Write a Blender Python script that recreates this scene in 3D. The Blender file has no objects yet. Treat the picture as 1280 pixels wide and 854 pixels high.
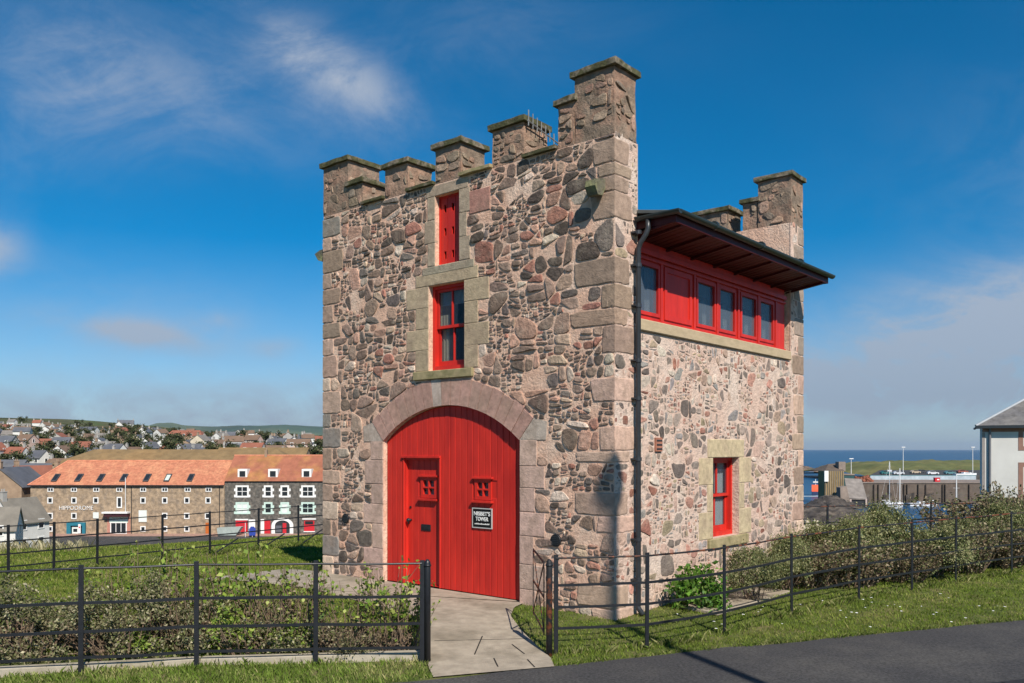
import bpy, bmesh, math, random
import numpy as np
from mathutils import Vector, Matrix
from mathutils.geometry import tessellate_polygon
random.seed(7); rng = np.random.default_rng(7)
R = math.radians
scene = bpy.context.scene
col = scene.collection

# ------------------------------------------------------------ camera
cam_d = bpy.data.cameras.new('camera'); cam = bpy.data.objects.new('camera', cam_d); col.objects.link(cam)
cam.location = (0, 0, 2.23); cam.rotation_euler = (R(90), 0, 0)
cam_d.sensor_width = 36; cam_d.lens = 29.78; cam_d.shift_y = 135/1280
cam_d.clip_start = .1; cam_d.clip_end = 60000
scene.camera = cam
# ------------------------------------------------------------ sky and sun
SUN_EL = 42.5; SUN_H = (.35, -.937)
w = bpy.data.worlds.new('World'); scene.world = w; w.use_nodes = True
nt = w.node_tree; N = nt.nodes; Lk = nt.links
bg = N['Background']; bg.inputs['Strength'].default_value = .070
sky = N.new('ShaderNodeTexSky'); sky.sky_type = 'NISHITA'; sky.sun_disc = False
sky.sun_elevation = R(SUN_EL); sky.sun_rotation = math.atan2(SUN_H[0], SUN_H[1])
sky.ozone_density = 4.5; sky.air_density = .95; sky.dust_density = .35; sky.altitude = 200
hs = N.new('ShaderNodeHueSaturation'); hs.inputs['Saturation'].default_value = 1.68; hs.inputs['Value'].default_value = 1.2
hs.inputs["Hue"].default_value = .492
hz = N.new('ShaderNodeMix'); hz.data_type = 'RGBA'; hz.blend_type = 'MULTIPLY'; Lk.new(sky.outputs[0], hz.inputs[6]); hz.inputs[7].default_value = (.66, .80, 1.0, 1)
Lk.new(hz.outputs[2], hs.inputs['Color'])
tc = N.new('ShaderNodeTexCoord'); sep = N.new('ShaderNodeSeparateXYZ'); Lk.new(tc.outputs['Generated'], sep.inputs[0])
def wm(op, a, b=None, c=None):
    n = N.new('ShaderNodeMath'); n.operation = op
    for i, v in enumerate((a, b, c)):
        if v is None: continue
        if isinstance(v, (int, float)): n.inputs[i].default_value = v
        else: Lk.new(v, n.inputs[i])
    return n.outputs[0]
hz_f = wm('EXPONENT', wm('MULTIPLY', wm('MAXIMUM', sep.outputs[2], 0), -7.0)); Lk.new(hz_f, hz.inputs[0])
Lk.new(wm('SUBTRACT', 1.70, wm('MULTIPLY', wm('EXPONENT', wm('MULTIPLY', wm('MAXIMUM', sep.outputs[2], 0), -4.5)), .75)), hs.inputs['Saturation'])
yy = wm('MAXIMUM', sep.outputs[1], .05)
ca = wm('DIVIDE', sep.outputs[0], yy); cb = wm('DIVIDE', sep.outputs[2], yy)
cmb = N.new('ShaderNodeCombineXYZ'); Lk.new(ca, cmb.inputs[0]); Lk.new(wm('MULTIPLY', cb, 1.7), cmb.inputs[1])
def wnoise(sc, det, dist=0, ro=.6):
    n = N.new('ShaderNodeTexNoise'); n.inputs['Scale'].default_value = sc; n.inputs['Detail'].default_value = det
    n.inputs['Distortion'].default_value = dist; n.inputs['Roughness'].default_value = ro
    Lk.new(cmb.outputs[0], n.inputs['Vector']); return n.outputs['Fac']
n1 = wnoise(4.2, 10, .9, .66); n2 = wnoise(11, 10, .6, .7)
# cloud banks: azimuth ratio, height ratio, half widths, strength, tilt
total = None
for (a0, b0, sa, sb, k, tl) in [(-.47, .44, .14, .075, .36, -.25), (-.225, .455, .10, .04, .75, -.55), (-.27, .40, .16, .06, .2, -.1),
                            (-.437, .137, .085, .017, 1.1, -.14), (-.56, .42, .10, .10, .22, 0), (-.62, .235, .04, .03, .8, 0),
                            (.58, .16, .22, .05, 1.5, .16), (.52, .09, .24, .045, 1.8, .02), (.45, .085, .16, .028, .8, 0), (.53, .083, .07, .008, .8, 0),
                            (-.35, .035, .5, .05, .95, 0), (-.28, .12, .03, .012, .5, .1), (-.5, .16, .3, .06, .18, 0), (-.35, .15, .03, .012, .6, 0), (.62, .05, .3, .06, .4, 0),
                            (-.03, .5, .18, .06, .14, 0), (.9, .3, .3, .15, .4, 0), (-1.1, .35, .3, .15, .5, 0)]:
    da = wm('SUBTRACT', ca, a0)
    db = wm('SUBTRACT', wm('SUBTRACT', cb, b0), wm('MULTIPLY', da, tl))
    u = wm('POWER', wm('ABSOLUTE', wm('DIVIDE', da, sa)), 2.0); v = wm('POWER', wm('ABSOLUTE', wm('DIVIDE', db, sb)), 2.0)
    g = wm('MULTIPLY', wm('EXPONENT', wm('MULTIPLY', wm('ADD', u, v), -1.0)), k)
    total = g if total is None else wm('ADD', total, g)
nz = wm('ADD', wm('MULTIPLY', n1, .7), wm('MULTIPLY', n2, .3))
mr = N.new('ShaderNodeMapRange'); mr.inputs[1].default_value = .38; mr.inputs[2].default_value = .66; mr.interpolation_type = 'SMOOTHSTEP'
Lk.new(nz, mr.inputs[0])
fac = wm('MINIMUM', wm('MULTIPLY', wm('MULTIPLY', total, wm('ADD', wm('MULTIPLY', mr.outputs[0], .78), .24)), 1.0), .85)
front_only = wm('GREATER_THAN', sep.outputs[1], .05)
fac = wm('MULTIPLY', fac, front_only)
cl = N.new('ShaderNodeMix'); cl.data_type = 'RGBA'
Lk.new(fac, cl.inputs[0]); Lk.new(hs.outputs[0], cl.inputs[6])
cc_ = N.new('ShaderNodeMix'); cc_.data_type = 'RGBA'; cc_.inputs[6].default_value = (6.0, 6.5, 7.4, 1); cc_.inputs[7].default_value = (3.7, 4.4, 5.6, 1)
Lk.new(wm('MINIMUM', wm('MULTIPLY', hz_f, 1.5), 1.0), cc_.inputs[0]); Lk.new(cc_.outputs[2], cl.inputs[7])
Lk.new(cl.outputs[2], bg.inputs['Color'])
sd = bpy.data.lights.new('sun', 'SUN'); so = bpy.data.objects.new('sun', sd); col.objects.link(so)
sd.energy = 5.0; sd.angle = R(.36); sd.color = (1, .93, .83)
c_ = math.cos(R(SUN_EL))
so.rotation_euler = Vector((SUN_H[0]*c_, SUN_H[1]*c_, math.sin(R(SUN_EL)))).to_track_quat('Z', 'Y').to_euler()
scene.view_settings.view_transform = 'Standard'; scene.view_settings.look = 'None'
scene.view_settings.exposure = .30; scene.view_settings.gamma = 1
scene.render.engine = 'CYCLES'
scene.cycles.max_bounces = 5; scene.cycles.diffuse_bounces = 2; scene.cycles.glossy_bounces = 2; scene.cycles.transparent_max_bounces = 6

# ------------------------------------------------------------ helpers
F = 1059.0
def px2x(px, D): return (px-640)/F*D
def py2z(py, D): return 2.23+(562-py)*D/F
MATS = {}
def surf(name, c, var=.2, scale=6, bump=.0, bscale=None, rough=.85, metal=0, attr=False, c2=None, c2scale=1.5, c2amt=.5, spec=.3, detail=6, c2lo=.45, c2hi=.65, stretch=None, trans=0, coat=0):
    """procedural surface: base colour (or colour attribute) broken up by two noises, a second patchy colour and a bump"""
    if name in MATS: return MATS[name]
    m = bpy.data.materials.new(name); m.use_nodes = True; t = m.node_tree; n = t.nodes; l = t.links
    p = n['Principled BSDF']; p.inputs['Roughness'].default_value = rough; p.inputs['Metallic'].default_value = metal
    p.inputs['Specular IOR Level'].default_value = spec
    if coat: p.inputs['Coat Weight'].default_value = coat
    tc = n.new('ShaderNodeTexCoord'); vec = tc.outputs['Object']
    if stretch:
        mp = n.new('ShaderNodeMapping'); mp.inputs['Scale'].default_value = stretch; l.new(vec, mp.inputs[0]); vec = mp.outputs[0]
    def noise(s, d=detail, r=.6):
        q = n.new('ShaderNodeTexNoise'); q.inputs['Scale'].default_value = s; q.inputs['Detail'].default_value = d
        q.inputs['Roughness'].default_value = r; l.new(vec, q.inputs['Vector']); return q.outputs['Fac']
    if attr:
        a = n.new('ShaderNodeAttribute'); a.attribute_name = 'Col'; base = a.outputs['Color']
    else:
        a = n.new('ShaderNodeRGB'); a.outputs[0].default_value = (*c, 1); base = a.outputs[0]
    if c2:
        mx = n.new('ShaderNodeMix'); mx.data_type = 'RGBA'; r = n.new('ShaderNodeMapRange')
        r.inputs[1].default_value = c2lo; r.inputs[2].default_value = c2hi; r.inputs[4].default_value = c2amt
        l.new(noise(c2scale, 5), r.inputs[0]); l.new(r.outputs[0], mx.inputs[0]); l.new(base, mx.inputs[6]); mx.inputs[7].default_value = (*c2, 1)
        base = mx.outputs[2]
    r = n.new('ShaderNodeMapRange'); r.inputs[1].default_value = .28; r.inputs[2].default_value = .72
    r.inputs[3].default_value = 1-var; r.inputs[4].default_value = 1+var; r.clamp = False
    l.new(noise(scale), r.inputs[0])
    vm = n.new('ShaderNodeVectorMath'); vm.operation = 'SCALE'; l.new(base, vm.inputs[0]); l.new(r.outputs[0], vm.inputs['Scale'])
    l.new(vm.outputs[0], p.inputs['Base Color'])
    if bump:
        b = n.new('ShaderNodeBump'); b.inputs['Strength'].default_value = 1; b.inputs['Distance'].default_value = bump
        l.new(noise(bscale or scale*3, 5, .65), b.inputs['Height']); l.new(b.outputs[0], p.inputs['Normal'])
    if trans:
        tr = n.new('ShaderNodeBsdfTranslucent'); l.new(vm.outputs[0], tr.inputs[0]); ms = n.new('ShaderNodeMixShader')
        ms.inputs[0].default_value = trans; l.new(p.outputs[0], ms.inputs[1]); l.new(tr.outputs[0], ms.inputs[2])
        l.new(ms.outputs[0], n['Material Output'].inputs[0])
    MATS[name] = m; return m
def glass_mat(name, tint=(.02, .025, .03), see=.55):
    if name in MATS: return MATS[name]
    m = bpy.data.materials.new(name); m.use_nodes = True; t = m.node_tree; n = t.nodes; l = t.links
    p = n['Principled BSDF']; p.inputs['Base Color'].default_value = (*tint, 1); p.inputs['Roughness'].default_value = .03
    p.inputs['Specular IOR Level'].default_value = .8
    tr = n.new('ShaderNodeBsdfTransparent'); tr.inputs[0].default_value = (.86, .9, .92, 1)
    ms = n.new('ShaderNodeMixShader'); ms.inputs[0].default_value = see
    l.new(p.outputs[0], ms.inputs[1]); l.new(tr.outputs[0], ms.inputs[2]); l.new(ms.outputs[0], n['Material Output'].inputs[0])
    MATS[name] = m; return m

class MB:
    def __init__(s): s.v = []; s.f = []; s.c = []; s.m = []
    def face(s, pts, c=(1, 1, 1), m=0):
        i = len(s.v); s.v += [tuple(p) for p in pts]; s.f.append(tuple(range(i, i+len(pts)))); s.c.append(c); s.m.append(m)
    def mesh(s, vs, fs, c=(1, 1, 1), m=0):
        i = len(s.v); s.v += [tuple(p) for p in vs]
        for f in fs: s.f.append(tuple(i+k for k in f)); s.c.append(c); s.m.append(m)
    def box(s, x0, x1, y0, y1, z0, z1, c=(1, 1, 1), m=0):
        if x0 > x1: x0, x1 = x1, x0
        if y0 > y1: y0, y1 = y1, y0
        if z0 > z1: z0, z1 = z1, z0
        v = [(x0, y0, z0), (x1, y0, z0), (x1, y1, z0), (x0, y1, z0), (x0, y0, z1), (x1, y0, z1), (x1, y1, z1), (x0, y1, z1)]
        s.mesh(v, [(0, 3, 2, 1), (4, 5, 6, 7), (0, 1, 5, 4), (1, 2, 6, 5), (2, 3, 7, 6), (3, 0, 4, 7)], c, m); return s
    def bar(s, a, b, w, h, c=(1, 1, 1), m=0, up=(0, 0, 1)):
        a = Vector(a); b = Vector(b); d = (b-a).normalized(); up = Vector(up)
        sd = d.cross(up)
        if sd.length < 1e-4: sd = d.cross(Vector((1, 0, 0)))
        sd.normalize(); u = sd.cross(d).normalized(); sd = sd*w/2; u = u*h/2
        v = [a-sd-u, a+sd-u, a+sd+u, a-sd+u, b-sd-u, b+sd-u, b+sd+u, b-sd+u]
        s.mesh(v, [(0, 1, 2, 3), (7, 6, 5, 4), (0, 4, 5, 1), (1, 5, 6, 2), (2, 6, 7, 3), (3, 7, 4, 0)], c, m); return s
    def tube(s, pts, rad, n=8, c=(1, 1, 1), m=0, cap=True):
        pts = [Vector(p) for p in pts]; k = len(pts)
        if not hasattr(rad, '__len__'): rad = [rad]*k
        rings = []
        prev = None
        for i, p in enumerate(pts):
            d = (pts[min(i+1, k-1)]-pts[max(i-1, 0)]).normalized()
            if prev is None: sd = d.cross(Vector((0, 0, 1)))
            else: sd = prev-d*prev.dot(d)
            if sd.length < 1e-3: sd = d.cross(Vector((1, 0, 0)))
            sd.normalize(); prev = sd; u = d.cross(sd)
            rings.append([p+(sd*math.cos(2*math.pi*j/n)+u*math.sin(2*math.pi*j/n))*rad[i] for j in range(n)])
        vs = [q for r_ in rings for q in r_]; fs = []
        for i in range(k-1):
            for j in range(n):
                j2 = (j+1) % n; fs.append((i*n+j, i*n+j2, (i+1)*n+j2, (i+1)*n+j))
        if cap: fs.append(tuple(range(n-1, -1, -1))); fs.append(tuple((k-1)*n+j for j in range(n)))
        s.mesh(vs, fs, c, m); return s
    def prism(s, poly, fn, h0, h1, c=(1, 1, 1), m=0):
        """poly (a,b) CCW, fn(a,b,h)->xyz"""
        n = len(poly); vs = [fn(a, b, h0) for a, b in poly]+[fn(a, b, h1) for a, b in poly]
        fs = [tuple(range(n-1, -1, -1)), tuple(range(n, 2*n))]+[(i, (i+1) % n, n+(i+1) % n, n+i) for i in range(n)]
        s.mesh(vs, fs, c, m); return s
    def plate(s, outer, holes, fn, h0, h1, c=(1, 1, 1), m=0):
        loops = [outer]+holes; flat = [p for l in loops for p in l]
        tr = tessellate_polygon([[Vector((a, b, 0)) for a, b in l] for l in loops])
        for h, flip in ((h0, False), (h1, True)):
            i = len(s.v); s.v += [tuple(fn(a, b, h)) for a, b in flat]
            for t in tr:
                a, b, d = (Vector((*flat[k], 0)) for k in t)
                ccw = (b-a).cross(d-a).z > 0
                t = t if ccw == flip else t[::-1]
                s.f.append(tuple(i+k for k in t)); s.c.append(c); s.m.append(m)
        for l in loops:
            n = len(l)
            for i in range(n):
                a, b = l[i], l[(i+1) % n]
                s.face([fn(*a, h0), fn(*b, h0), fn(*b, h1), fn(*a, h1)], c, m)
        return s
    def build(s, name, mats, parent=None, smooth=False, bevel=0, seg=1, recalc=False):
        me = bpy.data.meshes.new(name); me.from_pydata(s.v, [], s.f)
        if not isinstance(mats, (list, tuple)): mats = [mats]
        for q in mats: me.materials.append(q)
        me.polygons.foreach_set('material_index', s.m)
        if any(c != (1, 1, 1) for c in s.c[:3000]):
            at = me.color_attributes.new('Col', 'FLOAT_COLOR', 'CORNER')
            ln = np.array([len(f) for f in s.f]); arr = np.repeat(np.array([(*c, 1) for c in s.c], dtype=np.float32), ln, axis=0)
            at.data.foreach_set('color', arr.ravel())
        if recalc:
            b = bmesh.new(); b.from_mesh(me); bmesh.ops.recalc_face_normals(b, faces=b.faces); b.to_mesh(me); b.free()
        if smooth: me.polygons.foreach_set('use_smooth', [True]*len(s.f))
        me.update()
        o = bpy.data.objects.new(name, me); col.objects.link(o); o.parent = parent
        if bevel:
            md = o.modifiers.new('Bevel', 'BEVEL'); md.width = bevel; md.segments = seg; md.limit_method = 'ANGLE'; md.angle_limit = R(40)
        return o
def tag(o, label=None, cat=None, group=None, kind=None):
    for k, v in (('label', label), ('category', cat), ('group', group), ('kind', kind)):
        if v: o[k] = v
    return o
def empty(name, loc, rz=0, **kw):
    o = bpy.data.objects.new(name, None); col.objects.link(o); o.location = loc; o.rotation_euler = (0, 0, rz); o.empty_display_size = .2
    return tag(o, **kw)
def copy_tree(o, loc=None, rz=None, sc=None, label=None):
    kids = {}
    for q in bpy.data.objects:
        if q.parent: kids.setdefault(q.parent.name, []).append(q)
    def rec(q, par):
        c = q.copy(); col.objects.link(c); c.parent = par
        for ch in kids.get(q.name, []): rec(ch, c)
        return c
    c = rec(o, None)
    if loc is not None: c.location = loc
    if rz is not None: c.rotation_euler = (0, 0, rz)
    if sc is not None: c.scale = sc if hasattr(sc, '__len__') else (sc, sc, sc)
    if label: c['label'] = label
    return c
def sstep(a, b, x):
    t = np.clip((np.asarray(x, dtype=float)-a)/(b-a), 0, 1); return t*t*(3-2*t)
def jit(c, v):
    k = 1+random.uniform(-v, v); return tuple(max(0, x*k*(1+random.uniform(-v, v)*.12)) for x in c)
def lin(r, g, b):
    f = lambda u: (u/255/12.92) if u/255 <= .04045 else ((u/255+.055)/1.055)**2.4
    return (f(r), f(g), f(b))

# ------------------------------------------------------------ terrain
def ground(x, y):
    x = np.asarray(x, dtype=float); y = np.asarray(y, dtype=float)
    D = np.maximum(y, 1); r = x/np.maximum(y, 6)
    q = -.803*(x+10.7)+.596*(y-18)
    z = -.10+0*y
    z = z-.42*sstep(-7.5, -.5, q)*sstep(2, -4, x)
    edge = np.interp(x, [-26, -.8, .45, 1.96, 3.5, 7, 14, 40], [-1.5, 8.55, 9.05, 9.70, 10.25, 11.55, 14.1, 24])
    z = z-.10*sstep(.12, .5, edge-y)+.075*sstep(.3, 2.8, y-edge)*sstep(-7, -3, x)
    # brow of the knoll, then the slope down to the quay streets
    start = np.where(r < .1, np.interp(r, [-.6, -.45, -.3, -.2], [22.6, 23.2, 25.4, 27]), 24+0*r)
    start = start+50*sstep(.53, .57, r)
    fall = np.maximum(0, y-start)
    z = z-.025*np.minimum(np.maximum(0, y-16), 40)*sstep(.0, .3, r)
    z = z-.36*np.maximum(0, fall-2)-.045*np.minimum(fall, 2)**2
    floor = -13.4*sstep(-.02, -.12, r)+(-17.5)*(1-sstep(-.02, -.12, r))
    z = np.maximum(z, floor)
    # low-lying street platform, then the rising town on the left
    up = np.interp(y, [0, 205, 260, 330, 450, 600, 900, 1400, 1700, 3000], [0, 0, 7.5, 13.5, 19, 27, 44, 69, 60, 20])
    m = np.interp(r, [-.9, -.6, -.48, -.40, -.34, -.26, -.2, -.1], [1.05, 1, .86, .66, .50, .46, .42, .2])
    m = np.where(up < 13, np.maximum(m, .2), m)
    hill = np.where(up <= 13.5, up, 13.5+(up-13.5)*m)
    z = z+hill*sstep(-.02, -.16, r)*(y > 200)
    z = z+np.where(y > 320, 2.2*np.sin(x*.013+1)*np.sin(y*.009)+1.1*np.sin(x*.041)*np.sin(y*.027+2), 0)*sstep(-.02, -.16, r)
    return z
def gz(x, y): return float(ground(x, y))
def graded(lo, hi, n, near, c=0):
    t = np.linspace(-1, 1, n); k = 7.2
    a = np.sinh(k*t)/np.sinh(k); out = np.where(a < 0, -a*lo, a*hi)
    return out+c
gx = graded(-2600, 2600, 340, .2, -2); gy = graded(-200, 3600, 340, .2, 14); gy = gy[gy > -60]
XX, YY = np.meshgrid(gx, gy); ZZ = ground(XX, YY)
nzz = rng.normal(0, .006, ZZ.shape)*(np.abs(XX) < 40)*(np.abs(YY) < 60); ZZ = ZZ+nzz
vs = np.stack([XX, YY, ZZ], -1).reshape(-1, 3)
nx_, ny_ = len(gx), len(gy)
ii = (np.arange(ny_-1)[:, None]*nx_+np.arange(nx_-1)[None, :]).ravel()
quads = np.stack([ii, ii+1, ii+1+nx_, ii+nx_], -1)
def np_mesh(name, V, Q, mats, parent=None, cols=None, smooth=False):
    me = bpy.data.meshes.new(name); k = Q.shape[1]
    me.vertices.add(len(V)); me.vertices.foreach_set('co', np.ascontiguousarray(V, dtype=np.float32).ravel())
    me.loops.add(Q.size); me.loops.foreach_set('vertex_index', np.ascontiguousarray(Q, dtype=np.int32).ravel())
    me.polygons.add(len(Q)); me.polygons.foreach_set('loop_start', np.arange(0, Q.size, k, dtype=np.int32))
    me.polygons.foreach_set('loop_total', np.full(len(Q), k, dtype=np.int32))
    if smooth: me.polygons.foreach_set('use_smooth', np.ones(len(Q), dtype=bool))
    for q in (mats if isinstance(mats, (list, tuple)) else [mats]): me.materials.append(q)
    if cols is not None:
        at = me.color_attributes.new('Col', 'FLOAT_COLOR', 'CORNER')
        c4 = np.concatenate([cols, np.ones((len(cols), 1))], 1).astype(np.float32)
        at.data.foreach_set('color', np.repeat(c4, k, axis=0).ravel())
    me.update(calc_edges=True); me.validate()
    o = bpy.data.objects.new(name, me); col.objects.link(o); o.parent = parent
    return o
# ground material: lawn near, fields and scrub far
def ground_material():
    m = bpy.data.materials.new('ground_cover'); m.use_nodes = True; t = m.node_tree; n = t.nodes; l = t.links
    p = n['Principled BSDF']; p.inputs['Roughness'].default_value = .95; p.inputs['Specular IOR Level'].default_value = .1
    g = n.new('ShaderNodeNewGeometry'); pos = g.outputs['Position']
    def noise(s, d=5, r=.6):
        q = n.new('ShaderNodeTexNoise'); q.inputs['Scale'].default_value = s; q.inputs['Detail'].default_value = d; q.inputs['Roughness'].default_value = r
        l.new(pos, q.inputs['Vector']); return q.outputs['Fac']
    def ramp(fac, stops):
        r = n.new('ShaderNodeValToRGB'); l.new(fac, r.inputs[0]); e = r.color_ramp.elements
        e[0].position, e[0].color = stops[0][0], (*stops[0][1], 1); e[1].position, e[1].color = stops[-1][0], (*stops[-1][1], 1)
        for pz, c in stops[1:-1]:
            q = e.new(pz); q.color = (*c, 1)
        return r.outputs[0]
    near = ramp(noise(1.7, 8, .7), [(.3, (.045, .06, .015)), (.42, (.075, .10, .025)), (.55, (.12, .125, .045)), (.7, (.20, .155, .085))])
    far = ramp(noise(.012, 4, .6), [(.35, (.05, .055, .02)), (.48, (.10, .085, .045)), (.55, (.07, .10, .03)), (.65, (.14, .12, .065)), (.75, (.05, .06, .03))])
    sp = n.new('ShaderNodeSeparateXYZ'); l.new(pos, sp.inputs[0])
    mr = n.new('ShaderNodeMapRange'); mr.inputs[1].default_value = 60; mr.inputs[2].default_value = 260; l.new(sp.outputs[1], mr.inputs[0])
    mx = n.new('ShaderNodeMix'); mx.data_type = 'RGBA'; l.new(mr.outputs[0], mx.inputs[0]); l.new(near, mx.inputs[6]); l.new(far, mx.inputs[7])
    l.new(mx.outputs[2], p.inputs['Base Color'])
    b = n.new('ShaderNodeBump'); b.inputs['Distance'].default_value = .02; b.inputs['Strength'].default_value = 1
    l.new(noise(35, 4), b.inputs['Height']); l.new(b.outputs[0], p.inputs['Normal'])
    return m
tag(np_mesh('ground', vs, quads, ground_material(), smooth=True), kind='structure')

# sea
sm = bpy.data.materials.new('sea_water'); sm.use_nodes = True
n = sm.node_tree.nodes; l = sm.node_tree.links; p = n['Principled BSDF']
p.inputs['Roughness'].default_value = .32; p.inputs['Specular IOR Level'].default_value = .35
g = n.new('ShaderNodeNewGeometry'); mp = n.new('ShaderNodeMapping'); mp.inputs['Scale'].default_value = (.25, 1, 1); l.new(g.outputs['Position'], mp.inputs[0])
a = n.new('ShaderNodeTexNoise'); a.inputs['Scale'].default_value = .015; a.inputs['Detail'].default_value = 9; a.inputs['Roughness'].default_value = .7; l.new(mp.outputs[0], a.inputs['Vector'])
rr = n.new('ShaderNodeValToRGB'); l.new(a.outputs[0], rr.inputs[0]); e = rr.color_ramp.elements
e[0].position = .35; e[0].color = (.004, .035, .085, 1); e[1].position = .7; e[1].color = (.014, .075, .15, 1)
l.new(rr.outputs[0], p.inputs['Base Color'])
b = n.new('ShaderNodeBump'); b.inputs['Distance'].default_value = .35; l.new(a.outputs[0], b.inputs['Height']); l.new(b.outputs[0], p.inputs['Normal'])
SEA = -15.5
mb = MB(); mb.face([(-30000, -500, SEA), (30000, -500, SEA), (30000, 45000, SEA), (-30000, 45000, SEA)])
tag(mb.build('sea', sm), kind='structure')

# distant hills
hm = surf('far_hill', (.05, .085, .05), .4, .002, c2=(.12, .13, .06), c2scale=.0012, c2amt=.8, rough=1)
prof = [(-700, 540), (-200, 541), (60, 540), (150, 536), (186, 532), (200, 529.5), (222, 529), (236, 532.5), (262, 533), (290, 531.5), (330, 532.5), (360, 531.5), (400, 533), (460, 537), (540, 545), (620, 562)]
V = []; 
pp = np.array(prof, float); xs = np.linspace(-700, 620, 240); ys = np.interp(xs, pp[:, 0], pp[:, 1])+rng.normal(0, .12, 240)
rows = [(5200, .0), (5900, .35), (6400, .62), (7000, 1.0), (7600, .8), (9000, 0)]
for D, k in rows:
    for x_, y_ in zip(xs, ys):
        top = py2z(y_, 7000); V.append((px2x(x_, 7000)*(.9+.1*D/7000), D+120*math.sin(x_*.05), -20+(top+20)*k*(1 if k in (0, 1) else 1+.06*math.sin(x_*.09+D))))
Q = [(r_*240+i, r_*240+i+1, (r_+1)*240+i+1, (r_+1)*240+i) for r_ in range(len(rows)-1) for i in range(239)]
tag(np_mesh('hills', np.array(V), np.array(Q), hm, smooth=True), kind='structure')
# ============================================================ STONE TOWER
TW, TL = 6.3, 6.45
ORG = Vector((1.366, 11.3, 0)); ROT = R(-40.55)
tower = empty('stone_tower', ORG, ROT, label='square rubble stone tower house with battlements and a big arched red cart door', cat='tower')
def tw(x, y, z=0):
    c, s = math.cos(ROT), math.sin(ROT); return (ORG.x+x*c-y*s, ORG.y+x*s+y*c, z)
mortar = surf('pink_lime_mortar', (.66, .42, .30), .24, 9, .024, 26, c2=(.70, .54, .42), c2scale=1.6, c2amt=.7)
mortar_pale = surf('pale_lime_mortar', (.60, .43, .34), .2, 8, .03, 22, c2=(.64, .53, .44), c2scale=1.3, c2amt=.7)
stone = surf('rubble_stone', None, .38, 12, .022, 24, attr=True, c2=(.36, .30, .23), c2scale=4.5, c2amt=.4, c2lo=.5, c2hi=.7, detail=9)
ashlar = surf('dressed_stone', None, .26, 11, .010, 38, attr=True, c2=(.28, .20, .145), c2scale=2.6, c2amt=.5, detail=8)
buff = surf('buff_sandstone', (.45, .35, .225), .12, 7, .004, 60, c2=(.34, .27, .16), c2scale=2.2, c2amt=.5, stretch=(1, 1, 3))
buff_moss = surf('weathered_buff_sill', (.34, .275, .15), .2, 9, .006, 50, c2=(.13, .13, .05), c2scale=4, c2amt=.7)
render_m = surf('weathered_cement_render', (.225, .168, .122), .42, 6, .024, 24, c2=(.36, .20, .135), c2scale=1.9, c2amt=.85, detail=9)
moss = surf('mossy_coping', (.075, .072, .032), .5, 14, .014, 30, c2=(.20, .165, .12), c2scale=4, c2amt=.9, c2lo=.5, c2hi=.58)
red = surf('red_paint', (.55, .027, .017), .13, 4, .0010, 50, rough=.45, spec=.3, c2=(.43, .020, .015), c2scale=1.6, c2amt=.8, stretch=(2.5, 2.5, .5))
reds = surf('shaded_red_soffit_paint', (.06, .006, .007), .1, 5, rough=.5)  # red paint with the eave's shade put into the colour
black = surf('black_iron_paint', (.012, .013, .016), .3, 20, .001, 60, rough=.42, spec=.5)
rusty = surf('rusty_black_iron', (.018, .018, .02), .3, 12, .002, 50, rough=.6, c2=(.16, .05, .022), c2scale=7, c2amt=.95, c2lo=.5, c2hi=.58)
greypipe = surf('dark_grey_pipe_paint', (.026, .029, .034), .2, 8, rough=.4, spec=.5)
greengutter = surf('dark_green_grey_gutter', (.022, .032, .032), .25, 8, rough=.38, spec=.5)
slate = surf('grey_slate', (.10, .10, .105), .3, 5, .01, 12, rough=.7, c2=(.15, .14, .12), c2scale=2)
white = surf('white_paint', (.78, .77, .74), .05, 4, rough=.5)
cream = surf('cream_curtain', (.62, .52, .36), .1, 9, rough=.9, trans=.3)
whitecloth = surf('white_curtain', (.80, .80, .76), .06, 9, rough=.9, trans=.3)
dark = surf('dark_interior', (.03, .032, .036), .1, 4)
pane_m = glass_mat('window_glass', (.07, .085, .11), see=.8)
pane_d = glass_mat('dark_window_glass', see=0.0)

PAL_F = [((0.185, 0.128, 0.096), 24), ((0.26, 0.182, 0.138), 20), ((0.1, 0.076, 0.061), 14), ((0.35, 0.235, 0.172), 14), ((0.44, 0.26, 0.188), 11), ((0.33, 0.155, 0.112), 8), ((0.49, 0.35, 0.25), 7), ((0.58, 0.46, 0.36), 8), ((0.155, 0.125, 0.107), 10)]
PAL_R = [((.22, .175, .145), 16), ((.32, .25, .205), 14), ((.13, .105, .09), 13), ((.42, .29, .225), 14), ((.42, .22, .165), 9), ((.30, .27, .25), 9), ((.52, .43, .35), 11), ((.36, .28, .18), 6), ((.27, .12, .085), 6)]
PAL_Q = [((.50, .335, .255), 14), ((.34, .24, .175), 9), ((.24, .18, .135), 4), ((.47, .33, .245), 12), ((.42, .27, .20), 9), ((.35, .24, .175), 8), ((.54, .41, .31), 8)]
def pick(p):
    return jit(random.choices([a for a, _ in p], [b for _, b in p])[0], .22)
def clip(poly, px, py, nx, ny):
    """keep the side where (p-P).n <= 0"""
    out = []; n = len(poly)
    for i in range(n):
        a, b = poly[i], poly[(i+1) % n]
        da = (a[0]-px)*nx+(a[1]-py)*ny; db = (b[0]-px)*nx+(b[1]-py)*ny
        if da <= 0: out.append(a)
        if (da < 0) != (db < 0) and abs(da-db) > 1e-9:
            t = da/(da-db); out.append((a[0]+(b[0]-a[0])*t, a[1]+(b[1]-a[1])*t))
    return out
def area(p): return abs(sum(p[i][0]*p[(i+1) % len(p)][1]-p[(i+1) % len(p)][0]*p[i][1] for i in range(len(p))))/2
def cen(p): return (sum(q[0] for q in p)/len(p), sum(q[1] for q in p)/len(p))
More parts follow.
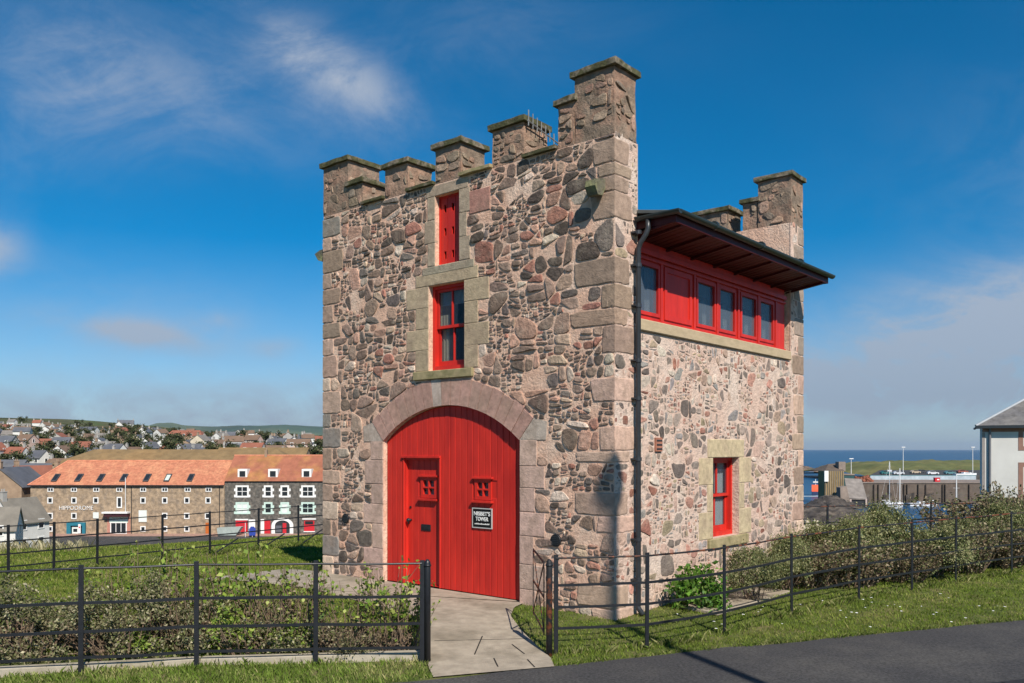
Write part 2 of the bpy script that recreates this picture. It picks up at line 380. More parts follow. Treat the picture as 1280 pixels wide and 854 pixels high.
def stone_from(mb, poly, fn, pal, gap, hh, m, rnd=.1):
    """shrink a cell by its joints, knock its corners off and raise it from the mortar"""
    n = len(poly)
    if sum(poly[i][0]*poly[(i+1) % n][1]-poly[(i+1) % n][0]*poly[i][1] for i in range(n)) < 0: poly = poly[::-1]
    src = poly
    for i in range(n):
        a, b = src[i], src[(i+1) % n]; dx, dy = b[0]-a[0], b[1]-a[1]; L = math.hypot(dx, dy)
        if L < 1e-5: continue
        nx, ny = dy/L, -dx/L; g = gap*random.uniform(.35, 1.7)
        poly = clip(poly, a[0]-nx*g, a[1]-ny*g, nx, ny)
        if len(poly) < 3: return
    ar = area(poly)
    if ar < .00035: return
    size = math.sqrt(ar); xs = [p[0] for p in poly]; ys = [p[1] for p in poly]
    if min(max(xs)-min(xs), max(ys)-min(ys)) < .012: return
    for it in range(2 if size > .07 else 1):
        q = []; k = random.uniform(.13, .26) if it == 0 else .25
        for i in range(len(poly)):
            a, b = poly[i], poly[(i+1) % len(poly)]
            q += [(a[0]*(1-k)+b[0]*k, a[1]*(1-k)+b[1]*k), (a[0]*k+b[0]*(1-k), a[1]*k+b[1]*(1-k))]
            if it == 0 and math.hypot(a[0]-b[0], a[1]-b[1]) > .12: q.insert(-1, ((a[0]+b[0])/2, (a[1]+b[1])/2))
        if it == 0: q = [(u+random.uniform(-1, 1)*.035*min(size, .2), v+random.uniform(-1, 1)*.035*min(size, .2)) for u, v in q]
        poly = q
    cx, cy = cen(poly); n = len(poly); h = random.uniform(*hh)*(1 if size > .09 else .75); ta, tb = random.uniform(-1, 1)*.07, random.uniform(-1, 1)*.07
    def P(k, hz, noise=0):
        return [fn(cx+(u-cx)*k, cy+(v-cy)*k, hz+(((u-cx)*ta+(v-cy)*tb) if hz > 0 else 0)+random.uniform(-noise, noise)) for u, v in poly]
    ins = 1-min(.16, .010/size)
    if size > .06:
        vs = P(1.0, -.012)+P(.99, h*.5, .0015)+P(1-min(.10, .009/size), h*.86, .001)+P(.72, h*1.12, .0012)
        R3 = 3
    else: vs = P(1.0, -.012)+P(.98, h*.6, .001)+P(ins, h, .001); R3 = 2
    fs = [(j*n+i, j*n+(i+1) % n, (j+1)*n+(i+1) % n, (j+1)*n+i) for j in range(R3) for i in range(n)]+[tuple(R3*n+i for i in range(n))]
    mb.mesh(vs, fs, pick(pal), m)
def rubble(mb, a0, b0, a1, b1, pal, fn, rects=(), circ=None, gap=.010, seed_r=(.14, .27), targets=((.075, 3), (.036, 5), (.018, 5), (.0075, 5), (.0038, 3)), skip=.05, hh=(.007, .024), m=1, elong=1.35):
    """random rubble: big uneven cells, each broken into one or several angular stones"""
    S = []; cell = .5; grid = {}; asp = .8
    def near(x, y, rad=2):
        cx, cy = int(x//cell), int(y//cell)
        for i in range(cx-rad, cx+rad+1):
            for j in range(cy-rad, cy+rad+1):
                for q in grid.get((i, j), ()): yield q
    W = (a1-a0)*asp
    def inside(a, b):
        for r in rects:
            if r[0] < a < r[2] and r[1] < b < r[3]: return True
        return bool(circ and b > circ[3] and math.hypot(a-circ[0], b-circ[1]) < circ[2])
    for _ in range(9000):
        r = random.uniform(*seed_r); x = random.uniform(0, W); y = random.uniform(b0, b1)
        if inside(a0+x/asp, y): continue
        if all(math.hypot(x-q[0], y-q[1]) > (r+q[2])*.55 for q in near(x, y)):
            s_ = (x, y, r); S.append(s_); grid.setdefault((int(x//cell), int(y//cell)), []).append(s_)
    for (x, y, r) in S:
        poly = [(x-.7, y-.7), (x+.7, y-.7), (x+.7, y+.7), (x-.7, y+.7)]
        for q in near(x, y, 3):
            if q[0] == x and q[1] == y: continue
            dx, dy = q[0]-x, q[1]-y; d = math.hypot(dx, dy); t = (d*d+r*r-q[2]*q[2])/(2*d); poly = clip(poly, x+dx/d*t, y+dy/d*t, math.copysign(abs(dx/d)**1.6, dx), math.copysign(abs(dy/d)**1.6, dy))
            if len(poly) < 3: break
        if len(poly) < 3: continue
        poly = [(a0+u/asp, v) for u, v in poly]; ca, cb = a0+x/asp, y
        for nx, ny, px, py in ((-1, 0, a0, 0), (1, 0, a1, 0), (0, -1, 0, b0), (0, 1, 0, b1)): poly = clip(poly, px, py, nx, ny)
        for r_ in rects:
            c = sdn = sdb = None
            if ca < r_[0]: sdn = (1, 0, r_[0], 0)
            elif ca > r_[2]: sdn = (-1, 0, r_[2], 0)
            if cb < r_[1]: sdb = (0, 1, 0, r_[1])
            elif cb > r_[3]: sdb = (0, -1, 0, r_[3])
            c = sdn or sdb
            if sdn and sdb:
                ga = (r_[0]-ca) if ca < r_[0] else (ca-r_[2]); gb = (r_[1]-cb) if cb < r_[1] else (cb-r_[3]); c = sdn if ga > gb else sdb
                # only cut when the cell really reaches the rectangle
                bx0, bx1 = min(p[0] for p in poly), max(p[0] for p in poly); by0, by1 = min(p[1] for p in poly), max(p[1] for p in poly)
                if bx1 < r_[0] or bx0 > r_[2] or by1 < r_[1] or by0 > r_[3]: c = None
            if c: 
                bx0, bx1 = min(p[0] for p in poly), max(p[0] for p in poly); by0, by1 = min(p[1] for p in poly), max(p[1] for p in poly)
                if bx1 < r_[0] or bx0 > r_[2] or by1 < r_[1] or by0 > r_[3]: continue
                poly = clip(poly, c[2], c[3], c[0], c[1])
            if len(poly) < 3: break
        if len(poly) < 3: continue
        if circ and math.hypot(ca-circ[0], cb-circ[1]) < circ[2]+1 and cb > circ[3]-.3:
            dx, dy = circ[0]-ca, circ[1]-cb; d = math.hypot(dx, dy); t = d-circ[2]; poly = clip(poly, ca+dx/d*t, cb+dy/d*t, dx/d, dy/d)
        if len(poly) < 3 or area(poly) < .001: continue
        tgt = random.choices([a for a, _ in targets], [b for _, b in targets])[0]
        stack = [(poly, 0)]
        while stack:
            p, dpt = stack.pop(); A_ = area(p)
            if A_ < .0004: continue
            local = tgt*random.uniform(.5, 1.9)
            if A_ > local*1.5 and dpt < 9:
                cx, cy = cen(p); w_ = max(q[0] for q in p)-min(q[0] for q in p); h_ = max(q[1] for q in p)-min(q[1] for q in p)
                ang = random.gauss(0, .15)
                if w_ > h_*elong*random.uniform(.8, 1.3): nx, ny = math.cos(ang), math.sin(ang)
                else: nx, ny = -math.sin(ang), math.cos(ang)
                ox_, oy_ = cx+random.uniform(-.22, .22)*w_, cy+random.uniform(-.22, .22)*h_
                stack.append((clip(p, ox_, oy_, nx, ny), dpt+1)); stack.append((clip(p, ox_, oy_, -nx, -ny), dpt+1)); stack = [q for q in stack if len(q[0]) > 2]
            elif random.random() > skip: stone_from(mb, p, fn, pal, gap*(1 if A_ > .006 else .75), hh, m)
FN_F = lambda a, b, h: (a, -h, b)
FN_R = lambda a, b, h: (h, a, b)
FN_L = lambda a, b, h: (-TW-h, -a, b)
FN_B = lambda a, b, h: (-a, TL+h, b)
def quoin(mb, fn, a0, b0, a1, b1, c, h=.014, corner=1):
    """a roughly squared corner stone: straight at the wall corner, ragged on its other edges"""
    g = .009; pts = []
    E_ = [(a0+g, b0+g), (a1-g*(corner < 0), b0+g), (a1-g*(corner < 0), b1-g), (a0+g*(corner > 0), b1-g)]
    E_ = [(a0+(g if corner > 0 else 0), b0+g), (a1-(g if corner < 0 else 0), b0+g), (a1-(g if corner < 0 else 0), b1-g), (a0+(g if corner > 0 else 0), b1-g)]
    sk = [random.uniform(-.03, .03) for _ in range(2)]
    inner = (0, 3) if corner > 0 else (1, 2)
    E_ = [((p[0]+sk[0 if i == inner[0] else 1]) if i in inner else p[0], p[1]) for i, p in enumerate(E_)]
    for i in range(4):
        p, q = E_[i], E_[(i+1) % 4]; edge_in = {i, (i+1) % 4} == set(inner)
        free = not ({i, (i+1) % 4} == set((0, 1, 2, 3))-set(inner))
        n = 5
        for k in range(n):
            t = k/n; j = .007 if (free and 0 < k) else 0
            if k == 0 and i in inner: t = .06
            pts.append((p[0]+(q[0]-p[0])*t+(random.uniform(-j, j) if edge_in else 0), p[1]+(q[1]-p[1])*t+random.uniform(-j, j)*(not edge_in)))
    cx, cy = (a0+a1)/2, (b0+b1)/2; n = len(pts)
    ins = [(u+(.012 if u < cx else -.012)*(0 if (corner > 0 and u > a1-.02) or (corner < 0 and u < a0+.02) else 1), v+(.012 if v < cy else -.012)) for u, v in pts]
    vs = [fn(u, v, -.03) for u, v in pts]+[fn(u, v, h*.5) for u, v in pts]+[fn(u, v, h+random.uniform(-.003, .003)*(1 if (u, v) else 0)) for u, v in ins]+[fn(cx, cy, h+.002)]
    fs = [(j_*n+i, j_*n+(i+1) % n, (j_+1)*n+(i+1) % n, (j_+1)*n+i) for j_ in range(2) for i in range(n)]+[(2*n+i, 2*n+(i+1) % n, 3*n) for i in range(n)]
    mb.mesh(vs, fs, c, 2)
def dressed(mb, fn, a0, b0, a1, b1, c, h=.012, m=2, g=.006):
    """a dressed block face, slightly uneven edges"""
    j = lambda: random.uniform(-.004, .004)
    poly = [(a0+g+j(), b0+g+j()), (a1-g+j(), b0+g+j()), (a1-g+j(), b1-g+j()), (a0+g+j(), b1-g+j())]
    cx, cy = (a0+a1)/2, (b0+b1)/2; w_, h_ = a1-a0, b1-b0
    ins = [(u+(.008 if u < cx else -.008), v+(.008 if v < cy else -.008)) for u, v in poly]
    vs = [fn(u, v, -.05) for u, v in poly]+[fn(u, v, h*.6) for u, v in poly]+[fn(u, v, h+random.uniform(-.001, .001)) for u, v in ins]
    mb.mesh(vs, [(0, 1, 5, 4), (1, 2, 6, 5), (2, 3, 7, 6), (3, 0, 4, 7), (4, 5, 9, 8), (5, 6, 10, 9), (6, 7, 11, 10), (7, 4, 8, 11), (8, 9, 10, 11)], c, m)

# arch geometry
AX, AZ, AR, ASP = -3.155, .628, 2.302, 2.37
half = math.asin(1.505/AR)
def arc(r, n=24, h=half): return [(AX+r*math.sin(t), AZ+r*math.cos(t)) for t in np.linspace(h, -h, n)]
door_hole = [(-4.66, -.2), (-1.65, -.2)]+arc(AR)
W2 = [(-3.56, 3.49), (-2.77, 3.49), (-2.77, 4.85), (-3.56, 4.85)]
W1 = [(-3.41, 5.16), (-2.88, 5.16), (-2.88, 6.27), (-3.41, 6.27)]
# ---- front wall
mb = MB()
mb.plate([(-TW, -.6), (0, -.6), (0, 6.46), (-TW, 6.46)], [door_hole, W2, W1], FN_F, -.57, 0, m=0, c=(1, 1, .99))
rects = []
# quoins, near corner spans both faces
z = -.1; k = 0; quoR = []; quoL = []; z_list = []
while z < 6.3:
    hgt = random.choice((random.uniform(.16, .24), random.uniform(.22, .34), random.uniform(.32, .42))); z1 = min(z+hgt, 6.40)
    if 6.40-z1 < .2: z1 = 6.40
    wf, wr = (.56, .34) if k % 2 else (.30, .52)
    wf *= random.uniform(.6, 1.3); wr *= random.uniform(.9, 1.05)
    c = pick(PAL_Q) if z < 5.3 else jit((.32, .23, .17), .15)
    if not (random.random() < .38 and .4 < z < 5.4): quoin(mb, FN_F, -wf, z, .012, z1, c, corner=1); rects.append((-wf, z, .1, z1)); quoR.append((wr, z, z1, c))
    z = z1; k += 1
z = -.1; k = 0
while z < 6.3:
    hgt = random.uniform(.24, .42); z1 = min(z+hgt, 6.40)
    if 6.40-z1 < .2: z1 = 6.40
    wf = (.48 if k % 2 else .26)*random.uniform(.85, 1.2)
    c = pick(PAL_Q) if random.random() < .75 else jit((.25, .22, .19), .2)
    quoin(mb, FN_F, -TW-.012, z, -TW+wf, z1, c, corner=-1); rects.append((-TW-.1, z, -TW+wf, z1)); quoL.append((.5-.25*(k % 2 == 0), z, z1, c)); z = z1; k += 1
# door jamb blocks
for side, x0 in ((-1, -4.66), (1, -1.65)):
    z = -.1; k = 0
    while z < 2.3:
        z1 = min(z+random.uniform(.30, .42), 2.37)
        if 2.37-z1 < .15: z1 = 2.37
        ww = (.50 if k % 2 else .30)*random.uniform(.9, 1.1); c = jit((.53, .365, .29), .12)
        a, b = (x0-ww, x0) if side < 0 else (x0, x0+ww)
        dressed(mb, FN_F, a, z, b, z1, c, g=.004); rects.append((a, z, b, z1)); z = z1; k += 1
# springer pieces closing the corner beside the arch ring
ER = AR+.42
for sgn in (-1, 1):
    pts = [(AX+sgn*1.51, ASP), (AX+sgn*2.0, ASP), (AX+sgn*2.02, ASP+.26), (AX+sgn*ER*math.sin(half), AZ+ER*math.cos(half))]
    if sgn < 0: pts = pts[::-1]
    mb.prism(pts, FN_F, -.05, .010, jit((.50, .41, .34), .08), 2)
rects += [(-5.2, ASP-.02, -4.62, ASP+.28), (-1.68, ASP-.02, -1.1, ASP+.28)]
# voussoirs
nv = 17
for i in range(nv):
    t0 = -half+2*half*i/nv; t1 = -half+2*half*(i+1)/nv; g = .0022
    ex = ER+random.uniform(-.02, .02)
    pts = [(AX+AR*math.sin(t0+g), AZ+AR*math.cos(t0+g)), (AX+AR*math.sin(t1-g), AZ+AR*math.cos(t1-g)), (AX+ex*math.sin(t1-g), AZ+ex*math.cos(t1-g)), (AX+ex*math.sin((t0+t1)/2), AZ+ex*math.cos((t0+t1)/2)), (AX+ex*math.sin(t0+g), AZ+ex*math.cos(t0+g))]
    c = (.50, .41, .35) if i == 7 else jit((.43, .26, .205), .12)
    mb.prism(pts[::-1][::-1], FN_F, -.05, .014+random.uniform(0, .004), c, 2)
# window surrounds
def surround(mb, fn, x0, x1, z0, z1, wl, ws, lint, ext, rects, c0=(.44, .34, .22), n=4):
    c = jit(c0, .06); dressed(mb, fn, x0-ext, z1, x1+ext, z1+lint, c, .012, 2, .003); rects.append((x0-ext, z1, x1+ext, z1+lint))
    hz = (z1-z0)/n
    for k in range(n):
        wL, wR = (wl if k % 2 else ws), (ws if k % 2 else wl)
        if c0[0] > .4: wL = wR = (wl if k % 2 == (n-1) % 2 else ws)
        dressed(mb, fn, x0-wL, z0+k*hz, x0, z0+(k+1)*hz, jit(c0, .07), .010, 2, .003); rects.append((x0-wL, z0+k*hz, x0, z0+(k+1)*hz))
        dressed(mb, fn, x1, z0+k*hz, x1+wR, z0+(k+1)*hz, jit(c0, .07), .010, 2, .003); rects.append((x1, z0+k*hz, x1+wR, z0+(k+1)*hz))
surround(mb, FN_F, -3.56, -2.77, 3.49, 4.85, .52, .3, .2, .3, rects, n=4)
surround(mb, FN_F, -3.41, -2.88, 5.16, 6.27, .24, .17, .17, .2, rects, c0=(.38, .30, .215), n=3)
dressed(mb, FN_F, -3.7, 5.02, -2.55, 5.16, jit((.33, .28, .2), .05), .016); rects.append((-3.7, 5.02, -2.55, 5.16))
rects.append((-3.9, 3.33, -2.56, 3.49))
dressed(mb, FN_F, -2.66, 5.84, -2.22, 6.2, (.40, .20, .155), .012); rects.append((-2.66, 5.84, -2.22, 6.2))
rects.append((-.40, 5.62, -.06, 5.9)); rects += [(-3.6, 3.4, -2.7, 4.9), (-3.45, 5.1, -2.8, 6.3)]
rects.append((-4.66, -1, -1.65, 2.4))
rubble(mb, -TW, -.15, 0, 6.45, PAL_F, FN_F, rects, (AX, AZ, ER+.01, ASP), gap=.0115, elong=1.45, targets=((.066, 4), (.036, 6), (.018, 6), (.008, 4), (.004, 2)), skip=.05)
wall_mats = [mortar, stone, ashlar]
mb.build('wall', wall_mats, tower)
# ---- right wall
mb = MB()
rh = [(2.79, .82), (3.72, .82), (3.72, 2.1), (2.79, 2.1)]
mb.plate([(.57, -.6), (TL-.57, -.6), (TL-.57, 3.88), (.57, 3.88)], [rh], FN_R, -.5, 0, m=0, c=(1, 1, .99))
rects = []
for (wr, a, b_, c) in quoR:
    wr_ = min(wr, .42 if a > 3.6 else 9)
    quoin(mb, FN_R, -.012, a, wr_, b_, jit(c, .05), corner=-1); rects.append((-.1, a, wr_, b_))
z = -.1; k = 0
while z < 6.2:
    z1 = z+random.uniform(.25, .4); ww = (.45 if k % 2 else .25)*random.uniform(.9, 1.15)
    quoin(mb, FN_R, TL-ww, z, TL+.012, z1, jit(pick(PAL_Q) if z < 4 else (.3, .235, .19), .1)); rects.append((TL-ww, z, TL+.1, z1)); z = z1; k += 1
surround(mb, FN_R, 2.79, 3.72, .82, 2.1, .46, .19, .3, .18, rects, c0=(.50, .40, .25), n=3)
rects.append((2.6, .64, 4.05, .82)); rects.append((2.75, .7, 3.76, 2.15))
rects.append((.56, 3.86, TL-.57, 9))
rubble(mb, 0, -.15, TL, 6.5, PAL_R, FN_R, rects, None, gap=.013, seed_r=(.13, .22), targets=((.06, 3), (.03, 5), (.014, 6), (.006, 4), (.003, 2)), skip=.15, hh=(.002, .013), elong=1.15)
# the corner piers of the front and back walls show on this side as plain mortar core
mb.build('wall', [mortar_pale, stone, ashlar], tower)
# thin lime skim over the wall ends so the right face has one mortar colour
mb = MB()
mb.box(-.02, .003, .001, .575, -.6, 6.455, m=0); mb.build('lime_skim', [mortar_pale], tower)
mb = MB(); mb.box(-.02, .003, TL-.575, TL, -.6, 6.455, m=0); mb.build('lime_skim', [mortar_pale], tower)
# ---- left and back walls
mb = MB()
mb.plate([(-(TL-.57), -.8), (-.57, -.8), (-.57, 6.46), (-(TL-.57), 6.46)], [], FN_L, -.5, 0, m=0, c=(1, 1, .99))
rects = []
for (wr, a, b_, c) in quoL:
    dressed(mb, FN_L, -wr, a, .012, b_, c); rects.append((-wr, a, .1, b_))
rubble(mb, -TL, -.4, 0, 6.45, PAL_F, FN_L, rects, None, gap=.011)
mb.build('wall', wall_mats, tower)
mb = MB()
mb.plate([(0, -.6), (TW, -.6), (TW, 6.46), (0, 6.46)], [], FN_B, -.57, 0, m=0, c=(1, 1, .99))
rubble(mb, 0, -.4, TW, 6.45, PAL_F, FN_B, [], None, gap=.011)
mb.build('wall', wall_mats, tower)

# ---- battlements
def rough_block(name, x0, x1, y0, y1, z0, z1, mat, parent, amp=.018, step=.12):
    """a subdivided block whose surface is gently uneven"""
    b = bmesh.new(); bmesh.ops.create_cube(b, size=1)
    for v in b.verts: v.co = Vector(((x0+x1)/2+v.co.x*(x1-x0), (y0+y1)/2+v.co.y*(y1-y0), (z0+z1)/2+v.co.z*(z1-z0)))
    n = max(2, int(max(x1-x0, y1-y0, z1-z0)/step))
    bmesh.ops.subdivide_edges(b, edges=b.edges[:], cuts=min(n, 7), use_grid_fill=True)
    b.normal_update()
    from mathutils import noise as mn
    for v in b.verts:
        nvec = v.normal; d = mn.noise(v.co*3.1+Vector((7.7, 1.3, z0)))*amp+mn.noise(v.co*9)*amp*.5
        if v.co.z < z0+1e-4: nvec = Vector((nvec.x, nvec.y, 0)); d = min(d, 0)*.2
        v.co += nvec*d
    me = bpy.data.meshes.new(name); b.to_mesh(me); b.free(); me.materials.append(mat)
    o = bpy.data.objects.new(name, me); col.objects.link(o); o.parent = parent
    md = o.modifiers.new('Bevel', 'BEVEL'); md.width = .012; md.segments = 2; md.limit_method = 'ANGLE'; md.angle_limit = R(50)
    return o
def coping(parent, x0, x1, y0, y1, z, t=.085, ov=.055, peak=.02):
    b = rough_block('coping', x0-ov, x1+ov, y0-ov, y1+ov, z, z+t, moss, parent, .014, .1)
    return b
render_pink = surf('pinkish_cement_render', (.36, .225, .155), .38, 7, .024, 22, c2=(.20, .155, .115), c2scale=2.4, c2amt=.8, detail=9)
def merlon(name, x0, x1, y0, y1, z1, mat, z0=6.458):
    o = rough_block(name, x0, x1, y0, y1, z0, z1, mat, tower); coping(o, x0, x1, y0, y1, z1)
    mb = MB(); kw = dict(gap=.015, seed_r=(.14, .24), targets=((.05, 3), (.022, 4), (.01, 3)), skip=.55 if mat is render_m else .35, hh=(.003, .010), m=1)
    PM = [((.25, .185, .13), 4), ((.31, .22, .155), 4), ((.19, .148, .112), 3), ((.39, .25, .18), 2), ((.28, .17, .12), 2)]
    rubble(mb, x0+.02, z0+.02, x1-.02, z1-.03, PM, lambda a, b, h: (a, y0-.008-h, b), **kw)
    if x1 - x0 > .3: rubble(mb, y0+.02, z0+.02, y1-.02, z1-.03, PM, lambda a, b, h: (x1+.008+h, a, b), **kw)
    # merge the stones into the block's own mesh
    old = o.data; n0 = len(old.vertices); V = [tuple(v.co) for v in old.vertices]+mb.v; Fs = [tuple(p.vertices) for p in old.polygons]+[tuple(n0+k for k in f) for f in mb.f]
    me = bpy.data.meshes.new(name); me.from_pydata(V, [], Fs); me.materials.append(mat); me.materials.append(stone)
    me.polygons.foreach_set('material_index', [0]*len(old.polygons)+mb.m)
    at = me.color_attributes.new('Col', 'FLOAT_COLOR', 'CORNER'); cs_ = [(1, 1, 1)]*len(old.polygons)+mb.c; ln = [len(f) for f in Fs]
    at.data.foreach_set('color', np.repeat(np.array([(*c, 1) for c in cs_], dtype=np.float32), ln, axis=0).ravel()); me.update(); o.data = me
    o.modifiers['Bevel'].width = .004; o.modifiers['Bevel'].segments = 1
    return o
D_ = .55
merlon('corner_turret', -TW-.003, -5.6, -.003, D_+.15, 7.33, render_m)
merlon('merlon', -5.59, -5.2, -.004, D_, 6.86, render_m)
merlon('merlon', -4.62, -4.05, -.003, D_, 6.95, render_pink)
merlon('merlon', -3.41, -2.84, -.003, D_, 7.0, render_m)
merlon('merlon', -2.18, -1.57, -.003, D_, 7.0, render_pink)
merlon('merlon', -.95, -.66, -.004, D_, 7.05, render_pink)
merlon('corner_turret', -.65, .003, -.003, .53, 7.36, render_m)
# back and left
merlon('corner_turret', -.65, .003, 5.88, TL+.003, 7.33, render_m)
merlon('merlon', -.96, -.66, TL-D_, TL, 6.98, render_m)
for a, b_ in ((-2.2, -1.27), (-3.7, -3.0), (-5.0, -4.4)): merlon('merlon', a, b_, 5.9, TL, 6.92, render_m)
merlon('corner_turret', -TW-.003, -5.6, 5.88, TL+.003, 7.33, render_m)
for a in (1.5, 2.9, 4.3): merlon('merlon', -TW, -TW+D_, a, a+.6, 6.95, render_m)
# sloping sill slabs in the crenels
for a, b_ in ((-5.2, -4.62), (-4.05, -3.41), (-2.84, -2.18), (-1.57, -.95)):
    rough_block('crenel_slab', a-.0, b_+.0, -.07, .6, 6.458, 6.51, moss if a < -4 or a > -2 else buff_moss, tower, .01, .1)
# back parapet upstand visible above the roof
# climbing bracket on the side of a merlon
mb = MB(); 
for yy_ in (.03, .62): pass
mb.tube([(-1.50, .0, 7.0), (-1.50, .75, 6.86)], .012, 5); mb.tube([(-1.5, .75, 6.86), (-1.3, .9, 6.72)], .012, 5)
for k in range(7):
    y_ = .02+k*.1; mb.tube([(-1.50, y_, 6.93-k*.02), (-1.50, y_, 7.16-k*.03)], .009, 5)
mb.build('iron_rail', surf('galvanised_iron', (.30, .30, .29), .2, 9, rough=.5, metal=.5), tower)
# deck inside the parapet
mb = MB(); mb.box(-TW+.5, -.45, .5, TL-.5, 5.72, 5.80); mb.build('roof_deck', slate, tower)
# floors / dark inner lining so windows look into rooms
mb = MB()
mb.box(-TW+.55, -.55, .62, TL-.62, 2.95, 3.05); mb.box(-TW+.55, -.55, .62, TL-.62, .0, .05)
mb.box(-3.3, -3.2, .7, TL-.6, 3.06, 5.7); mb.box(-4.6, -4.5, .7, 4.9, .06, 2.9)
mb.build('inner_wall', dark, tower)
# corbels / water spouts
def spout(x, z, flip=1):
    mb = MB()
    prof_ = [(0, 0), (.08, -.13), (.19, -.14), (.25, -.03), (.23, .06), (.09, .10), (0, .10)]
    mb.plate([(-u, v+z) for u, v in prof_], [], lambda a, b, h: (x+h, a, b), -.085, .085)
    o = mb.build('corbel', surf('mossy_dark_stone', (.13, .12, .085), .4, 12, .02, 25, c2=(.22, .22, .10), c2scale=5, c2amt=.8), tower, bevel=.025, seg=2, recalc=True); return o
spout(-.22, 5.76)
mb = MB(); mb.plate([(-u, v+5.78) for u, v in [(0, 0), (.08, -.12), (.2, -.08), (.3, .05), (.14, .1), (0, .1)]], [], lambda a, b, h: (-TW+a, .12+h, b), -.1, .1)
mb.build('corbel', MATS['mossy_dark_stone'], tower, bevel=.02, seg=2, recalc=True)

# ---- sash windows
def sash(fn, x0, x1, z0, z1, dep, curtain, parent):
    """red two-over-two sash: box frame, two sashes, glass and curtains; fn maps (a,b,h), h<0 goes into the wall"""
    win = MB(); fw = .05
    win.plate([(x0, z0), (x1, z0), (x1, z1), (x0, z1)], [[(x0+fw, z0+.075), (x1-fw, z0+.075), (x1-fw, z1-fw), (x0+fw, z1-fw)]], fn, dep-.12, dep)
    w_ = win.build('window', red, parent, bevel=.004)
    zm = (z0+z1)/2+.02; xc = (x0+x1)/2
    for k, (a, b_, h0) in enumerate(((z0+.07, zm+.03, dep-.085), (zm-.02, z1-.045, dep-.045))):
        s_ = MB(); hole1 = [(x0+.10, a+(.09 if k == 0 else .045)), (xc-.013, a+(.09 if k == 0 else .045)), (xc-.013, b_-.05), (x0+.10, b_-.05)]
        hole2 = [(xc+.013, hole1[0][1]), (x1-.10, hole1[0][1]), (x1-.10, b_-.05), (xc+.013, b_-.05)]
        s_.plate([(x0+.045, a), (x1-.045, a), (x1-.045, b_), (x0+.045, b_)], [hole1, hole2], fn, h0-.035, h0)
        s_.build('sash_frame', red, w_, bevel=.003)
        g_ = MB(); g_.prism([(x0+.06, a+.02), (x1-.06, a+.02), (x1-.06, b_-.02), (x0+.06, b_-.02)], fn, h0-.022, h0-.018); g_.build('pane', pane_m, w_)
    for (a0, a1, zz0, zz1, mat) in curtain:
        c_b = MB(); n = max(6, int((a1-a0)/.012)); pts = [(a0+(a1-a0)*i/n, dep-.135+.012*math.sin(i*1.15)) for i in range(n+1)]
        for i in range(n):
            (a, ha), (b_, hb) = pts[i], pts[i+1]
            c_b.face([fn(a, zz0, ha), fn(b_, zz0, hb), fn(b_, zz1, hb), fn(a, zz1, ha)])
        c_b.build('curtain', mat, w_, smooth=True)
    return w_
sash(FN_F, -3.56, -2.77, 3.49, 4.85, -.09, [(-3.52, -3.30, 3.5, 4.4, cream), (-3.52, -2.8, 4.55, 4.85, whitecloth)], tower)
sash(FN_R, 2.79, 3.72, .82, 2.1, -.12, [(2.85, 3.30, .85, 2.08, whitecloth), (3.33, 3.66, .85, 2.08, whitecloth)], tower)
mb = MB(); mb.box(-3.89, -2.57, -.05, .13, 3.35, 3.487); mb.build('window_sill', buff_moss, tower, bevel=.01)
mb = MB(); mb.box(-.12, .05, 2.61, 4.0, .66, .817); mb.build('window_sill', buff_moss, tower, bevel=.01)
# hatch with slotted shutters
mb = MB(); z0, z1 = 5.16, 6.27
slots = []
for bi, (a, b_) in enumerate(((-3.40, -3.236), (-3.226, -3.066), (-3.056, -2.89))):
    holes = []
    if bi != 1: pass
    for k in range(3):
        zc = z0+.17+k*.37; xc = (a+b_)/2+(.04 if bi == 0 else 0)
        xc = b_-.048
        if bi == 2: continue
        holes.append([(xc-.026, zc-.06), (xc+.026, zc-.06), (xc+.026, zc+.06), (xc-.026, zc+.06)])
    mb.plate([(a, z0+.01), (b_, z0+.01), (b_, z1-.01), (a, z1-.01)], holes, FN_F, -.13, -.10)
sh = mb.build('shutter', red, tower, bevel=.004)
mb = MB(); mb.plate([(-3.41, z0), (-2.88, z0), (-2.88, z1), (-3.41, z1)], [[(-3.385, z0+.02), (-2.9, z0+.02), (-2.9, z1-.03), (-3.385, z1-.03)]], FN_F, -.16, -.085); mb.build('frame', red, sh)
mb = MB(); mb.box(-3.41, -2.88, .3, .31, z0, z1); mb.build('backing', dark, sh)

# ---- cart door
dd = -.075
door = MB(); npl = 24; x0, x1 = -4.66, -1.65
top = lambda x: AZ+math.sqrt(AR*AR-(x-AX)**2)-.012
wk = (-4.24, -3.39, 2.09)
for i in range(npl):
    a = x0+.012+(x1-x0-.024)*i/npl; b_ = x0+.012+(x1-x0-.024)*(i+1)/npl
    zb = 0.012
    if a > wk[0]-.06 and b_ < wk[1]+.07: zb = wk[2]
    off = random.uniform(-.002, .002)
    g = .0055
    holes = []
    if zb < 1 and b_ > -2.60 and a < -2.28:
        hz0, hz1 = 1.49, 1.76; ha, hb = max(a+g, -2.60), min(b_-g, -2.28)
        mb_parts = [((a+g, zb), (b_-g, hz0)), ((a+g, hz1), (b_-g, None))]
        door.prism([(a+g, zb), (b_-g, zb), (b_-g, hz0), (a+g, hz0)], FN_F, dd-.05, dd+off)
        door.prism([(a+g, hz1), (b_-g, hz1), (b_-g, top(b_)), (a+g, top(a))], FN_F, dd-.05, dd+off); continue
    door.prism([(a+g, zb), (b_-g, zb), (b_-g, top(b_)), (a+g, top(a))], FN_F, dd-.05, dd+off)
